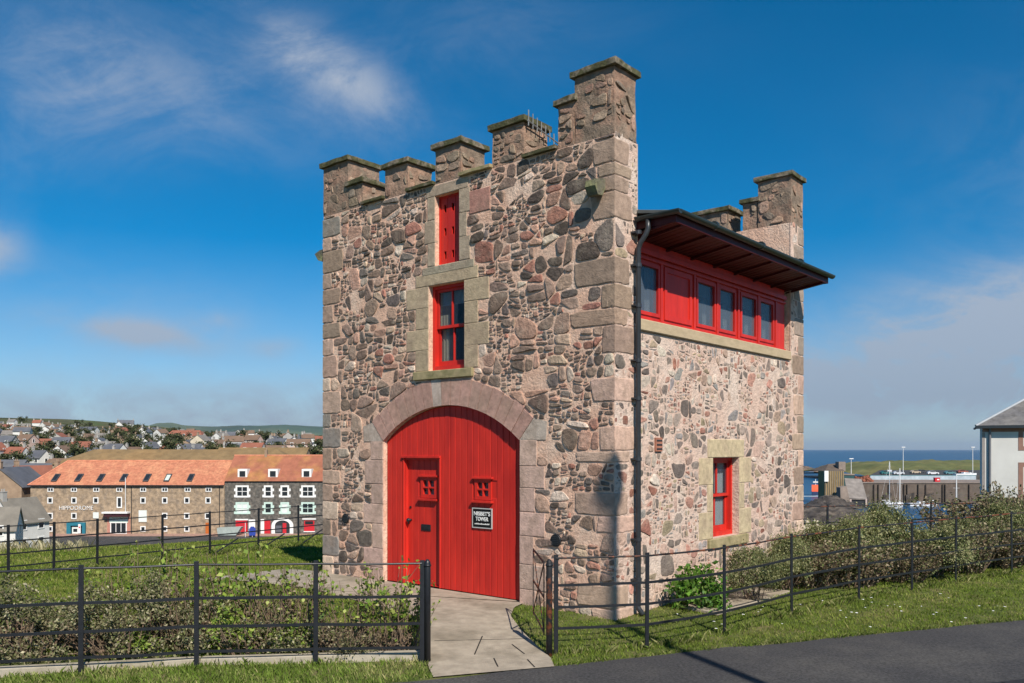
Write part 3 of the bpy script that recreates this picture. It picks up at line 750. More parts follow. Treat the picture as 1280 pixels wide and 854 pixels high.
# backing between the planks
door.plate([(x0, .02), (x1, .02)]+[(u, v-.005) for u, v in arc(AR)], [[(-4.2, .03), (-3.42, .03), (-3.42, 2.06), (-4.2, 2.06)], [(-2.59, 1.5), (-2.29, 1.5), (-2.29, 1.75), (-2.59, 1.75)]], FN_F, dd-.07, dd-.012)
door_o = door.build('cart_door', red, tower, bevel=.003)
# wicket frame and door
mb = MB(); mb.box(wk[0]-.03, wk[1]+.03, -dd-.035, -dd+.02, wk[2]-.0, wk[2]+.035); mb.box(wk[0]-.015, wk[0]+.02, -dd-.012, -dd+.02, .01, wk[2]); mb.box(wk[1]-.0, wk[1]+.03, -dd-.014, -dd+.02, .01, wk[2]); mb.build('door_frame', red, door_o, bevel=.003)
mb = MB(); wd = dd-.07
n = 6
for i in range(n):
    a = wk[0]+.02+(wk[1]-wk[0]-.03)*i/n; b_ = wk[0]+.02+(wk[1]-wk[0]-.03)*(i+1)/n; g = .003
    if b_ > -3.88 and a < -3.54:
        mb.prism([(a+g, .02), (b_-g, .02), (b_-g, 1.47), (a+g, 1.47)], FN_F, wd-.04, wd); mb.prism([(a+g, 1.76), (b_-g, 1.76), (b_-g, 2.06), (a+g, 2.06)], FN_F, wd-.04, wd)
    else: mb.prism([(a+g, .02), (b_-g, .02), (b_-g, 2.06), (a+g, 2.06)], FN_F, wd-.04, wd)
mb.plate([(wk[0]+.0, .015), (wk[1], .015), (wk[1], 2.09), (wk[0], 2.09)], [[(-3.87, 1.48), (-3.54, 1.48), (-3.54, 1.75), (-3.87, 1.75)]], FN_F, wd-.06, wd-.01)
mb.build('wicket_door', red, door_o, bevel=.003)
def door_window(xa, xb, za, zb, h, parent):
    mb = MB(); t = .055; xc, zc = (xa+xb)/2, (za+zb)/2; g = .012
    hs_ = [[(u0, v0), (u1, v0), (u1, v1), (u0, v1)] for u0, u1 in ((xa+t, xc-g), (xc+g, xb-t)) for v0, v1 in ((za+t, zc-g), (zc+g, zb-t))]
    mb.plate([(xa, za), (xb, za), (xb, zb), (xa, zb)], hs_, FN_F, h-.045, h+.012)
    mb.box(xa-.04, xb+.04, -h-.045, -h+.005, zb, zb+.03); mb.box(xa-.04, xb+.04, -h-.06, -h+.005, za-.045, za-.01)
    o = mb.build('door_window', red, parent, bevel=.003); 
    return o
door_window(-3.89, -3.52, 1.44, 1.78, wd, door_o)
door_window(-2.61, -2.27, 1.46, 1.78, dd, door_o)
for (xa, xb, za, zb, h) in ((-3.87, -3.54, 1.46, 1.76, wd), (-2.59, -2.29, 1.48, 1.76, dd)):
    mb = MB(); mb.prism([(xa, za), (xb, za), (xb, zb), (xa, zb)], FN_F, h-.032, h-.028); mb.build('pane', pane_m, door_o)
    mb = MB(); mb.prism([(xa-.05, za-.1), (xb+.05, za-.1), (xb+.05, zb+.1), (xa-.05, zb+.1)], FN_F, h-.075, h-.068); mb.build('door_blind', surf('grey_net_blind', (.55, .56, .50), .3, 8), door_o)
mb = MB(); mb.box(-3.88, -3.66, -wd-.012, -wd+.002, .90, 1.005); mb.box(-3.85, -3.69, -wd-.018, -wd-.01, .93, .975); mb.build('letter_box', black, door_o, bevel=.003)
mb = MB(); mb.tube([(-4.13, -wd+.0, 1.06), (-4.13, -wd-.05, 1.06)], .02, 10); mb.tube([(-4.13, -wd-.045, 1.06), (-4.13, -wd-.06, 1.06), (-4.13, -wd-.085, 1.06)], [.02, .038, .03], 12); mb.tube([(-4.13, -wd-.06, 1.0), (-4.13, -wd-.06, 1.06)], .012, 6); mb.build('door_handle', black, door_o, smooth=True)
mb = MB(); mb.tube([(-4.14, -wd, 1.27), (-4.14, -wd-.012, 1.27)], .022, 12); mb.build('lock', black, door_o)
# name sign
sgn = MB(); sgn.box(-2.65, -2.25, -dd-.018, -dd+.0, 1.03, 1.33)
sign = sgn.build('name_sign', surf('black_sign_board', (.008, .008, .009), .1, 5, rough=.35), None, bevel=.002); sign.location = ORG; sign.rotation_euler = (0, 0, ROT)
tag(sign, 'small black NISBET\'S TOWER name board screwed to the red arched door', 'sign')
lett = surf('white_lettering', (.75, .75, .72), .02, 5)
fr_ = MB(); fr_.plate([(-2.655, 1.025), (-2.245, 1.025), (-2.245, 1.335), (-2.655, 1.335)], [[(-2.64, 1.04), (-2.26, 1.04), (-2.26, 1.32), (-2.64, 1.32)]], FN_F, dd+.005, dd+.022); fr_.build('frame', surf('grey_frame', (.42, .42, .40), .05, 5), sign)
def text(s, name, size, loc, rot, mat, parent, width=None, bold=.0, ext=.002):
    cu = bpy.data.curves.new(name, 'FONT'); cu.body = s; cu.size = size; cu.extrude = ext; cu.offset = bold; cu.align_x = 'CENTER'; cu.align_y = 'CENTER'
    tmp = bpy.data.objects.new(name, cu); col.objects.link(tmp)
    dg = bpy.context.evaluated_depsgraph_get(); me = bpy.data.meshes.new_from_object(tmp.evaluated_get(dg)); bpy.data.objects.remove(tmp)
    if width:
        xs_ = [v.co.x for v in me.vertices]; k = width/(max(xs_)-min(xs_))
        for v in me.vertices: v.co.x *= k
    me.materials.clear(); me.materials.append(mat)
    o = bpy.data.objects.new(name, me); col.objects.link(o); o.parent = parent; o.location = loc; o.rotation_euler = rot; return o
text("NISBET'S", 'lettering', .085, (-2.45, -dd-.021, 1.245), (R(90), 0, 0), lett, sign, .335, .0015)
text("TOWER", 'lettering', .085, (-2.45, -dd-.021, 1.165), (R(90), 0, 0), lett, sign, .26, .0015)
mb = MB()
x = -2.60
while x < -2.30:
    ww = random.uniform(.006, .011); mb.box(x, x+ww, -dd-.022, -dd-.0185, 1.083, 1.083+random.choice((.014, .014, .022))); x += ww+.005
mb.build('small_lettering', lett, sign)

# ---- band of windows under the eave
bx = -.05; y0, y1 = .59, 5.75; zs = 4.05; zt = 5.30
GL = [(.70, 1.22), (2.42, 2.96), (3.16, 3.68), (3.96, 4.50), (4.70, 5.22)]
outs = [[(a, 4.19), (b_, 4.19), (b_, 4.84), (a, 4.84)] for a, b_ in GL]
mb = MB(); mb.plate([(y0, zs), (y1, zs), (y1, zt), (y0, zt)], outs, FN_R, bx-.10, bx-.02)
band = mb.build('window_band', red, tower, bevel=.003)
mb = MB(); PN = (1.40, 2.22)
for a, b_ in [(y0, y1)]:
    mb.box(bx-.02, bx+.012, y0, y1, 4.05, 4.09); mb.box(bx-.02, bx+.03, y0, y1, 4.99, 5.06); mb.box(bx-.02, bx+.015, y0, y1, 4.92, 4.955)
for yv in (.60, 1.31, 2.30, 3.06, 3.82, 4.60, 5.34): mb.box(bx-.02, bx+.008, yv-.03, yv+.03, 4.09, 4.92)
mb.build('frame', red, band, bevel=.003)
for a, b_ in GL:
    f_ = MB(); f_.plate([(a-.05, 4.14), (b_+.05, 4.14), (b_+.05, 4.89), (a-.05, 4.89)], [[(a, 4.19), (b_, 4.19), (b_, 4.84), (a, 4.84)]], FN_R, bx-.03, bx-.002); f_.build('casement', red, band, bevel=.003)
    g_ = MB(); g_.prism([(a, 4.18), (b_, 4.18), (b_, 4.85), (a, 4.85)], FN_R, bx-.045, bx-.04); g_.build('pane', glass_mat('sky_tinted_window_glass', (.14, .165, .20), .55), band)  # grey-blue pane tint stands in for reflected sky
    if a > 2: 
        c_b = MB(); c_b.prism([(a, 4.66), (b_, 4.66), (b_, 4.9), (a, 4.9)], FN_R, bx-.13, bx-.12); c_b.build('blind', whitecloth, band)
    c_b = MB(); ys_ = np.linspace(b_-.13, b_, 12)
    for i in range(11): c_b.face([FN_R(ys_[i], 4.15, bx-.16+.015*math.sin(i*1.4)), FN_R(ys_[i+1], 4.15, bx-.16+.015*math.sin((i+1)*1.4)), FN_R(ys_[i+1], 4.9, bx-.16+.015*math.sin((i+1)*1.4)), FN_R(ys_[i], 4.9, bx-.16+.015*math.sin(i*1.4))])
    c_b.build('curtain', whitecloth, band, smooth=True)
p_ = MB(); p_.plate([(PN[0], 4.13), (PN[1], 4.13), (PN[1], 4.9), (PN[0], 4.9)], [[(PN[0]+.07, 4.21), (PN[1]-.07, 4.21), (PN[1]-.07, 4.83), (PN[0]+.07, 4.83)]], FN_R, bx-.03, bx+.0); p_.build('panel', red, band, bevel=.004)
mb = MB(); mb.box(-.35, .045, .59, 5.81, 3.885, 4.048); mb.build('band_sill', buff, tower, bevel=.012)
# roof, soffit, gutter
OV = .62
mb = MB()
def slab(mb, x0, x1, y0, y1, za, zb, t, m=0):
    v = [(x0, y0, za), (x1, y0, zb), (x1, y1, zb), (x0, y1, za)]
    vs_ = [(a, b, c-t) for a, b, c in v]+v
    mb.mesh(vs_, [(0, 3, 2, 1), (4, 5, 6, 7), (0, 1, 5, 4), (1, 2, 6, 5), (2, 3, 7, 6), (3, 0, 4, 7)], (1, 1, 1), m)
slab(mb, -1.6, .02, .6, 5.84, 5.86, 5.545, .06); slab(mb, .02, OV, .53, 6.10, 5.54, 5.43, .05)
mb.build('eaves_roof', surf('dark_roof_sheet', (.075, .085, .085), .25, 6, rough=.6), tower, bevel=.006)
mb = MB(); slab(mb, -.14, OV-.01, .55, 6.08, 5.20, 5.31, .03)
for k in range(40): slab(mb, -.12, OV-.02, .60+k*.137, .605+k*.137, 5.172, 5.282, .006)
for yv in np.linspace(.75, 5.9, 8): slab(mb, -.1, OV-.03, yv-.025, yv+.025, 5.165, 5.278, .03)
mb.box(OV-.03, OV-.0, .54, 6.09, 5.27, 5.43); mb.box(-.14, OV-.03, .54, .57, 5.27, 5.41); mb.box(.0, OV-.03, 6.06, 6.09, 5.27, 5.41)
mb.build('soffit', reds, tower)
mb = MB(); gx0 = OV+.05; gy0 = .49
def halfpipe(mb, pa, pb, r=.058):
    pa, pb = Vector(pa), Vector(pb); d = (pb-pa).normalized(); sd = d.cross(Vector((0, 0, 1))).normalized(); n = 10
    for rr_, fl in ((r, 0), (r-.008, 1)):
        for j in range(n):
            t0, t1 = math.pi*j/n, math.pi*(j+1)/n
            q = lambda p, t: p+sd*math.cos(t)*rr_-Vector((0, 0, 1))*math.sin(t)*rr_
            f = [q(pa, t0), q(pb, t0), q(pb, t1), q(pa, t1)]; mb.face(f if not fl else f[::-1])
    for p in (pa, pb): mb.face([p+sd*math.cos(math.pi*j/n)*r-Vector((0, 0, 1))*math.sin(math.pi*j/n)*r for j in range(n+1)])
zg = 5.415
halfpipe(mb, (gx0, gy0, zg), (gx0, 6.16, zg)); halfpipe(mb, (.03, gy0, zg), (gx0+.05, gy0, zg))
for yv in (1.55, 3.1, 4.65): 
    mb.tube([(gx0, yv-.03, zg-.005), (gx0, yv+.03, zg-.005)], .064, 12)
mb.build('gutter', greengutter, tower, smooth=False)
# drainpipe
px_, py_ = .085, .46
mb = MB(); mb.tube([(.22, gy0, zg-.05), (.22, gy0, 5.24), (.19, py_+.02, 5.16), (.12, py_, 5.06), (px_, py_, 4.98), (px_, py_, .10), (px_+.0, py_, .06), (px_+.09, py_-.02, -.02)], .036, 14)
pipe = mb.build('drainpipe', greypipe, tower, smooth=True)
for zv in (5.2, 4.75, 4.2, 3.45, 2.93, 2.1, 1.0, .45):
    mb = MB(); mb.tube([(px_, py_, zv-.025), (px_, py_, zv+.025)], .047, 14); mb.box(.0, px_, py_-.075, py_+.075, zv-.012, zv+.012); mb.build('bracket', greypipe, pipe)
# vents and brick
for x_, z_, r_ in ((-5.65, 1.01, .085), (-.97, .95, .09)):
    mb = MB(); n = 24
    mb.tube([(x_, .0, z_), (x_, -.035, z_)], r_, n); mb.build('vent', black, tower, bevel=.004)
    mb = MB()
    for k in range(5): zz_ = z_-.05+k*.025; mb.box(x_-.055, x_+.055, -.045, -.034, zz_-.006, zz_+.006)
    mb.build('vent_grille', greypipe, tower)
mb = MB(); mb.box(-.02, .03, 1.02, 1.20, 2.2, 2.4)
for k in range(3): mb.box(.03, .036, 1.035, 1.185, 2.225+k*.06, 2.25+k*.06, m=1)
mb.build('air_brick', [surf('red_brick', (.33, .14, .09), .2, 12, .004), dark], tower, bevel=.004)
# ============================================================ PATHS, ROAD
concrete = surf('worn_concrete', (.35, .295, .225), .22, 7, .006, 40, c2=(.22, .185, .135), c2scale=1.3, c2amt=.9, detail=9)
asphalt = surf('asphalt', (.052, .050, .050), .6, 34, .010, 90, rough=.92, c2=(.085, .080, .073), c2scale=.8, c2amt=.8, detail=9)
kerbstone = surf('kerb_concrete', (.36, .32, .25), .2, 7, .004, 40, c2=(.27, .23, .16), c2scale=1.6, c2amt=.7)
def strip(name, L_, R_, mat, dz, n=10, zf=None, kind='structure'):
    """sheet between two polylines given from near to far, laid dz above the ground"""
    def res(P, k):
        P = np.array(P, float); d = np.r_[0, np.cumsum(np.hypot(*np.diff(P, axis=0).T))]; t = np.linspace(0, d[-1], k)
        return np.stack([np.interp(t, d, P[:, 0]), np.interp(t, d, P[:, 1])], -1)
    k = 30; A, B = res(L_, k), res(R_, k); V = []
    for i in range(k):
        for j in range(n+1):
            p = A[i]+(B[i]-A[i])*j/n; V.append((p[0], p[1], (zf(*p) if zf else gz(*p))+dz))
    Q = [(i*(n+1)+j, i*(n+1)+j+1, (i+1)*(n+1)+j+1, (i+1)*(n+1)+j) for i in range(k-1) for j in range(n)]
    o = np_mesh(name, np.array(V), np.array(Q), mat, smooth=True); tag(o, kind=kind); return o
fl = lambda x, y: tw(x, y)[:2]
path = strip('path', [(-.80, 8.60), (-.95, 9.3), (-1.15, 11.2), fl(-4.9, -1.25)], [(.45, 9.02), (.43, 9.4), (.12, 10.6), (-.02, 11.4), (.03, 12.0), fl(-1.6, .05)], concrete, .022)
apron = strip('path', [fl(-4.9, -1.27), fl(-8.2, -1.5)], [fl(-1.6, .08), fl(-7.6, .02)], concrete, .026, n=10)
mb = MB()
for (x0, y0_, x1, y1_) in ((-.42, 9.5, -.36, 10.3), (-.15, 9.0, -.2, 9.35), (.14, 9.55, .0, 9.95), (.24, 8.98, .17, 9.3), (-.92, 10.05, .2, 10.22)):
    z_ = gz(x0, y0_)+.0245; mb.bar((x0, y0_, z_), (x1, y1_, gz(x1, y1_)+.0245), .014 if abs(x1-x0)+abs(y1_-y0_) < 1 else .006, .003)
tag(mb.build('path_joint', surf('dark_joint', (.02, .02, .018), .1, 9)), kind='structure')
mb = MB(); V = []
for i, x_ in enumerate(np.linspace(-26, 40, 133)):
    edge = np.interp(x_, [-26, -.8, .45, 1.96, 3.5, 7, 14, 40], [-1.5, 8.55, 9.05, 9.70, 10.25, 11.55, 14.1, 24])+.03*math.sin(x_*3.3)+.02*math.sin(x_*7.9+1)
    for j in range(5): V.append((x_+j*1.0, edge-j*.66, -.080 if j else -.088))
Q = [(i*5+j+1, (i+1)*5+j+1, (i+1)*5+j, i*5+j) for i in range(132) for j in range(4)]
tag(np_mesh('footway', np.array(V), np.array(Q), asphalt, smooth=True), kind='structure')
# kerb between footway and carriageway, painted black and white at a crossing point
kd = Vector((1, .33, 0)).normalized(); k0 = Vector((5.14, 8.47, 0))
kb_w = surf('white_kerb_paint', (.7, .7, .68), .1, 9); kb_k = surf('black_kerb_paint', (.02, .02, .022), .2, 9)
for i in range(-30, 22):
    a = k0+kd*(i*.35-.35); b_ = k0+kd*(i*.35-.01)
    m_ = kerbstone if i > 0 or i < -4 else (kb_w if i == -3 else kb_k)
    mb = MB(); nrm = Vector((-kd.y, kd.x, 0))
    mb.bar(a-nrm*.07+Vector((0, 0, -.125)), b_-nrm*.07+Vector((0, 0, -.125)), .13, .14)
    o = mb.build('kerb_stone', m_, None, bevel=.012, seg=2)
    tag(o, kind='structure')
mb = MB(); o0 = k0-kd*20-Vector((-kd.y, kd.x, 0))*.16; o1 = k0+kd*20-Vector((-kd.y, kd.x, 0))*.16; dn = Vector((kd.y, -kd.x, 0))*7
mb.face([o0+Vector((0, 0, -.09)), o0+dn+Vector((0, 0, -.09)), o1+dn+Vector((0, 0, -.09)), o1+Vector((0, 0, -.09))])
tag(mb.build('road', asphalt), kind='structure')

# ============================================================ FENCES
def fence(name, pts, hp, rails, label, post_w=.05, start_round=False, end_round=False, sag=.006):
    t_ = empty(name, (pts[0][0], pts[0][1], pts[0][2]), 0, label=label, cat='fence')
    o0 = Vector(pts[0]); P = [Vector(p)-o0 for p in pts]
    for i, p in enumerate(P):
        d = (P[min(i+1, len(P)-1)]-P[max(i-1, 0)]); d.z = 0; d.normalize(); lean = Vector((random.uniform(-.01, .01), random.uniform(-.01, .01), 0))
        mb = MB()
        mb.bar(p-Vector((0, 0, .25)), p+lean+Vector((0, 0, hp+.02)), post_w, .016, up=tuple(d.cross(Vector((0, 0, 1)))))
        mb.build('post', black, t_, bevel=.002)
    nrm = None
    for r_i, h in enumerate(rails):
        mb = MB()
        for i in range(len(P)-1):
            a, b_ = P[i]+Vector((0, 0, h)), P[i+1]+Vector((0, 0, h)); mid = (a+b_)/2-Vector((0, 0, sag*random.uniform(.3, 1.6)))+Vector((random.uniform(-.004, .004),)*3)
            if r_i == 0: mb.tube([a, mid, b_], .0115, 8)
            else: mb.bar(a, mid, .011, .03); mb.bar(mid, b_, .011, .03)
        mb.build('rail', rusty if (r_i == 0 and pts[0][0] > 0) else black, t_)
    return t_
zf = lambda x, y, dz=0: (x, y, gz(x, y)+dz)
fl_pts = [(-5.05-1.3*k, 8.68-.33*k) for k in range(9, 0, -1)]+[(-4.42, 8.63+.05), (-3.33, 8.94), (-2.11, 9.04+.06), (-.98, 9.21)]
f1 = fence('estate_fence', [zf(*p) for p in fl_pts], 1.10, [1.085, .73, .435, .17], 'black flat-bar fence in front of the scrubby flower bed, ending at the concrete path')
fr_pts = [(.50, 9.64), (1.57, 9.87), (2.67, 10.64), (3.89, 11.78), (5.26, 12.85), (6.43, 13.62), (7.52, 14.36), (9.1, 15.42), (10.7, 16.4), (12.3, 17.4), (14, 18.4)]
f2 = fence('estate_fence', [zf(*p) for p in fr_pts], 1.11, [1.09, .78, .53, .29], 'black flat-bar fence between the roadside grass and the tower, running off to the right')
lf = [(-10.7+.742*(D-18), D) for D in (14.4, 15.6, 16.85, 18, 18.75, 19.53, 20.83, 21.9, 23.1, 24.2, 25.4, 26.6, 27.8)]
f3 = fence('estate_fence', [zf(*p) for p in lf], 1.13, [1.12, .80, .53, .26], 'black flat-bar fence along the brow of the lawn, town beyond it', post_w=.06)
bf = [(3.6, 16.2), (6.4, 17.2), (9.2, 18.6), (11.6, 19.6), (14.2, 20.8), (17, 22)]
f4 = fence('estate_fence', [zf(*p) for p in bf], 1.15, [1.13, .8, .5, .25], 'black fence half hidden behind the olive-green hedge, harbour beyond')
# brace struts behind the brow fence
for D in (21.9, 23.1, 24.2):
    x_, y_ = -10.7+.742*(D-18), D; mb = MB(); g0 = Vector(zf(x_+.05, y_)); mb.bar(g0-Vector(f3.location)+Vector((0, 0, .02)), Vector(zf(x_+.62, y_+.35, .42))-Vector(f3.location), .012, .035); mb.build('brace', black, f3)
def round_post(x, y, h, r, label, rust=False):
    g0 = gz(x, y); mb = MB()
    mb.tube([(0, 0, -.2), (0, 0, h-.05), (0, 0, h-.02), (0, 0, h)], [r, r, r*.8, r*.35], 16)
    o = mb.build('gate_post', rusty if rust else black, None, smooth=True); o.location = (x, y, g0); tag(o, label, 'post', 'round gate posts either side of the path')
    c_b = MB(); c_b.tube([(0, 0, h-.075), (0, 0, h-.055)], r*1.15, 16); c_b.build('collar', black, o, smooth=True); return o
round_post(-.92, 9.22, 1.13, .035, 'round black gate post at the left side of the path')
gp = round_post(.42, 9.56, 1.09, .036, 'rust-streaked round gate post at the right side of the path, gate hinged on it', True)
# open gate leaf
ga, gb = Vector((.365, 9.68, 0)), Vector((.275, 10.95, 0)); gzz = -.06
gate = empty('metal_gate', (ga.x, ga.y, gzz), 0, label='narrow rusty metal gate with crossed braces standing open beside the path', cat='gate')
d = gb-ga
def gl(t, z): return d*t+Vector((0, 0, z))
for t in (0, 1):
    mb = MB(); mb.bar(gl(t, .17 if t == 0 else .15), gl(t, 1.01), .034, .012); mb.build('stile', rusty, gate)
for za, zb, nm in ((1.0, 1.0, 'rail'), (.2, .2, 'rail'), (.6, .6, 'rail')):
    mb = MB(); mb.bar(gl(0, za), gl(1, zb), .010, .028); mb.build(nm, rusty, gate)
for a, b_ in (((0, .2), (1, 1.0)), ((0, 1.0), (1, .2))):
    mb = MB(); mb.bar(gl(*a), gl(*b_), .009, .024); mb.build('brace', rusty, gate)
# concrete edging under the left fence
mb = MB(); P = [(-5.05-1.3*k, 8.78-.33*k) for k in (9, 6, 4, 2)]+[(-4.42, 8.83), (-3.33, 9.08), (-2.11, 9.22), (-1.0, 9.36)]
for i in range(len(P)-1):
    a, b_ = Vector((*P[i], -.075)), Vector((*P[i+1], -.075)); mb.bar(a, b_-(b_-a).normalized()*.008, .13, .16)
o = mb.build('bed_edging', kerbstone, None, bevel=.012, seg=2); o['kind'] = 'structure'

# streetlamp behind the photographer whose shadow falls on the corner of the tower
lx, ly = 1.40+.35*13.2, 11.22-.937*13.2; lh = 2.1+math.tan(R(SUN_EL))*13.2
lamp = empty('street_lamp', (lx, ly, gz(lx, ly)), 0, label='tall street lamp on a plain column standing behind the camera', cat='street lamp')
mb = MB(); mb.tube([(0, 0, -.1), (0, 0, 1.4), (0, 0, 1.45), (0, 0, lh-.2)], [.09, .09, .075, .07], 12); mb.build('column', greypipe, lamp)
mb = MB(); mb.tube([(0, 0, lh-.35), (0, 0, lh-.2), (0, 0, lh), (0, 0, lh+.22), (0, 0, lh+.34)], [.08, .14, .19, .15, .05], 16); mb.build('lantern', greypipe, lamp)

# ============================================================ GRASS
grass_m = surf('grass_blade', None, .25, 3, attr=True, rough=.8, trans=.25, spec=.15)
def in_poly(x, y, P):
    ins = np.zeros(len(x), bool); n = len(P)
    for i in range(n):
        (x1, y1), (x2, y2) = P[i], P[(i+1) % n]
        c = ((y1 > y) != (y2 > y)) & (x < (x2-x1)*(y-y1)/(y2-y1+1e-12)+x1); ins ^= c
    return ins
tower_fp = [tw(-TW-.02, -.02)[:2], tw(.05, -.02)[:2], tw(.05, TL+.02)[:2], tw(-TW-.02, TL+.02)[:2]]
pathP = [(-.80, 8.60), (.45, 9.02), (.43, 9.4), (.12, 10.6), (-.02, 11.4), (.03, 12.0), fl(-1.6, .05), fl(-7.6, .02), fl(-8.2, -1.5), fl(-4.9, -1.25), (-1.15, 11.2), (-.95, 9.3)]
slabP = [tw(.25, 1.3)[:2], tw(.85, 1.2)[:2], tw(.95, 3.6)[:2], tw(.3, 3.6)[:2]]
def road_edge(x): return np.interp(x, [-26, -.8, .45, 1.96, 3.5, 7, 14, 40], [-1.5, 8.55, 9.05, 9.70, 10.25, 11.55, 14.1, 24])
def vnoise(x, y, s, seed=0):
    return (np.sin(x*s+seed)*np.sin(y*s*1.13+seed*2)+np.sin(x*s*2.3+1+seed)*np.sin(y*s*2.1+.5)*.6+np.sin((x+y)*s*4.1+seed)*.3)/1.9
def blades(name, n, xr, yr, hl, keep, wd=.004, tint=0, clump=True, palette=None, density_far=True):
    if density_far:
        u = rng.random(n); y = yr[0]*(yr[1]/yr[0])**u
    else: y = rng.uniform(*yr, n)
    x = rng.uniform(*xr, n)
    bare = vnoise(x, y, 1.15, 9)+.5*vnoise(x, y, 4.7, 3)+rng.normal(0, .25, len(x))
    k = (bare > -.62) & keep(x, y) & (~in_poly(x, y, tower_fp)) & (~in_poly(x, y, pathP)) & (~in_poly(x, y, slabP)); x, y = x[k], y[k]; n = len(x)
    z = ground(x, y)-.008; v = vnoise(x, y, 2.1, 1); v2 = vnoise(x, y, 7.3, 4)
    h = rng.uniform(*hl, n)*(1+.35*v2); wdt = wd*rng.uniform(.7, 1.5, n)*np.maximum(1, y/12)
    a = rng.uniform(0, 2*np.pi, n); dx, dy = np.cos(a), np.sin(a); ln = rng.uniform(.1, .75, n)*h; b = a+rng.uniform(-1, 1, n)+1.57; lx_, ly_ = np.cos(b)*ln, np.sin(b)*ln
    V = np.empty((n, 4, 3)); V[:, 0] = np.stack([x-dx*wdt, y-dy*wdt, z], -1); V[:, 1] = np.stack([x+dx*wdt, y+dy*wdt, z], -1)
    V[:, 2] = np.stack([x+lx_*.4+dx*wdt*.7, y+ly_*.4+dy*wdt*.7, z+h*.62], -1); V[:, 3] = np.stack([x+lx_, y+ly_, z+h*.95], -1)
    pal = np.array(palette or [(.10, .155, .016), (.15, .205, .028), (.21, .245, .05), (.32, .28, .11)]); t = np.clip(.35+.45*v+rng.normal(0, .28, n), 0, .999)*(len(pal)-1)
    i0 = t.astype(int); f_ = (t-i0)[:, None]; c = pal[i0]*(1-f_)+pal[i0+1]*f_; c = c*rng.uniform(.7, 1.25, n)[:, None]
    o = np_mesh(name, V.reshape(-1, 3), np.arange(4*n).reshape(n, 4), grass_m, cols=c); tag(o, kind='stuff'); return o
o = blades('grass', 290000, (-.25, 16), (9, 19), (.022, .055), lambda x, y: (y > road_edge(x)+.02) & (x < .62*y+.8))
tag(o, 'short lawn grass along the roadside fence', 'grass')
o = blades('grass', 60000, (-7, -.75), (6.5, 9.4), (.03, .08), lambda x, y: (y > road_edge(x)+.03) & (y < np.interp(x, [-7, -4.42, -3.33, -2.11, -1.0], [8.1, 8.76, 9.0, 9.14, 9.28])) & (x > -.66*y-.5), palette=[(.10, .16, .02), (.15, .22, .035), (.24, .27, .08), (.4, .36, .16)])
tag(o, 'longer grass in front of the concrete bed edging', 'grass')
o = blades('grass', 330000, (-22, -.9), (9.3, 29), (.035, .08), lambda x, y: (x > -.85*y) & (y > np.interp(x, [-20, -7, -4.42, -1.0], [6, 8.3, 9.0, 9.5])), wd=.005, palette=[(.11, .165, .02), (.16, .215, .03), (.23, .255, .055), (.35, .31, .12)])
tag(o, 'lawn behind the flower bed, rising to the brow', 'grass')
o = blades('dry_grass', 6000, (-20, -6), (20, 25), (.12, .34), lambda x, y: (x > -.7*y) & (x < -.5*y) & (y > 22.6), wd=.005, palette=[(.3, .27, .14), (.38, .33, .18), (.45, .4, .25), (.5, .45, .3)])
tag(o, 'tall pale dry grass on the brow at the far left', 'grass')
# longer tufts left uncut along the fences and hanging over the tarmac edge
def line_blades(pts, n, spread, hl, pal):
    P = np.array(pts, float); d = np.r_[0, np.cumsum(np.hypot(*np.diff(P[:, :2], axis=0).T))]; t = rng.uniform(0, d[-1], n)
    t = t[np.sin(t*5.1)+np.sin(t*13.7)*.7+rng.normal(0, .5, n) > -.2]; n = len(t)
    x = np.interp(t, d, P[:, 0])+rng.normal(0, spread, n); y = np.interp(t, d, P[:, 1])+rng.normal(0, spread, n); z = ground(x, y)-.01; h = rng.uniform(*hl, n)
    a = rng.uniform(0, 6.28, n); dx, dy = np.cos(a)*.004, np.sin(a)*.004; lx_, ly_ = rng.normal(0, .4, n)*h, rng.normal(0, .4, n)*h
    V = np.empty((n, 4, 3)); V[:, 0] = np.stack([x-dx, y-dy, z], -1); V[:, 1] = np.stack([x+dx, y+dy, z], -1); V[:, 2] = np.stack([x+lx_*.4+dx*.7, y+ly_*.4+dy*.7, z+h*.6], -1); V[:, 3] = np.stack([x+lx_, y+ly_, z+h*.9], -1)
    c = np.array(pal)[rng.integers(0, len(pal), n)]*rng.uniform(.7, 1.2, n)[:, None]
    return np_mesh('grass', V.reshape(-1, 3), np.arange(4*n).reshape(n, 4), grass_m, cols=c)
TP = [(.09, .14, .018), (.13, .18, .03), (.18, .22, .05), (.28, .27, .11)]
tag(line_blades(fr_pts, 7000, .05, (.05, .13), TP), 'longer grass tufts around the posts of the right fence', 'grass', kind='stuff')
tag(line_blades([(p[0], p[1]+.12) for p in fl_pts], 3500, .05, (.04, .12), TP), 'longer grass tufts along the concrete bed edging', 'grass', kind='stuff')
tag(line_blades([(x_, float(road_edge(x_))+.02) for x_ in np.linspace(.5, 13, 60)], 9000, .025, (.03, .075), TP), 'ragged grass hanging over the tarmac edge', 'grass', kind='stuff')
tag(line_blades(lf[3:], 5000, .08, (.06, .22), TP), 'longer grass under the brow fence', 'grass', kind='stuff')
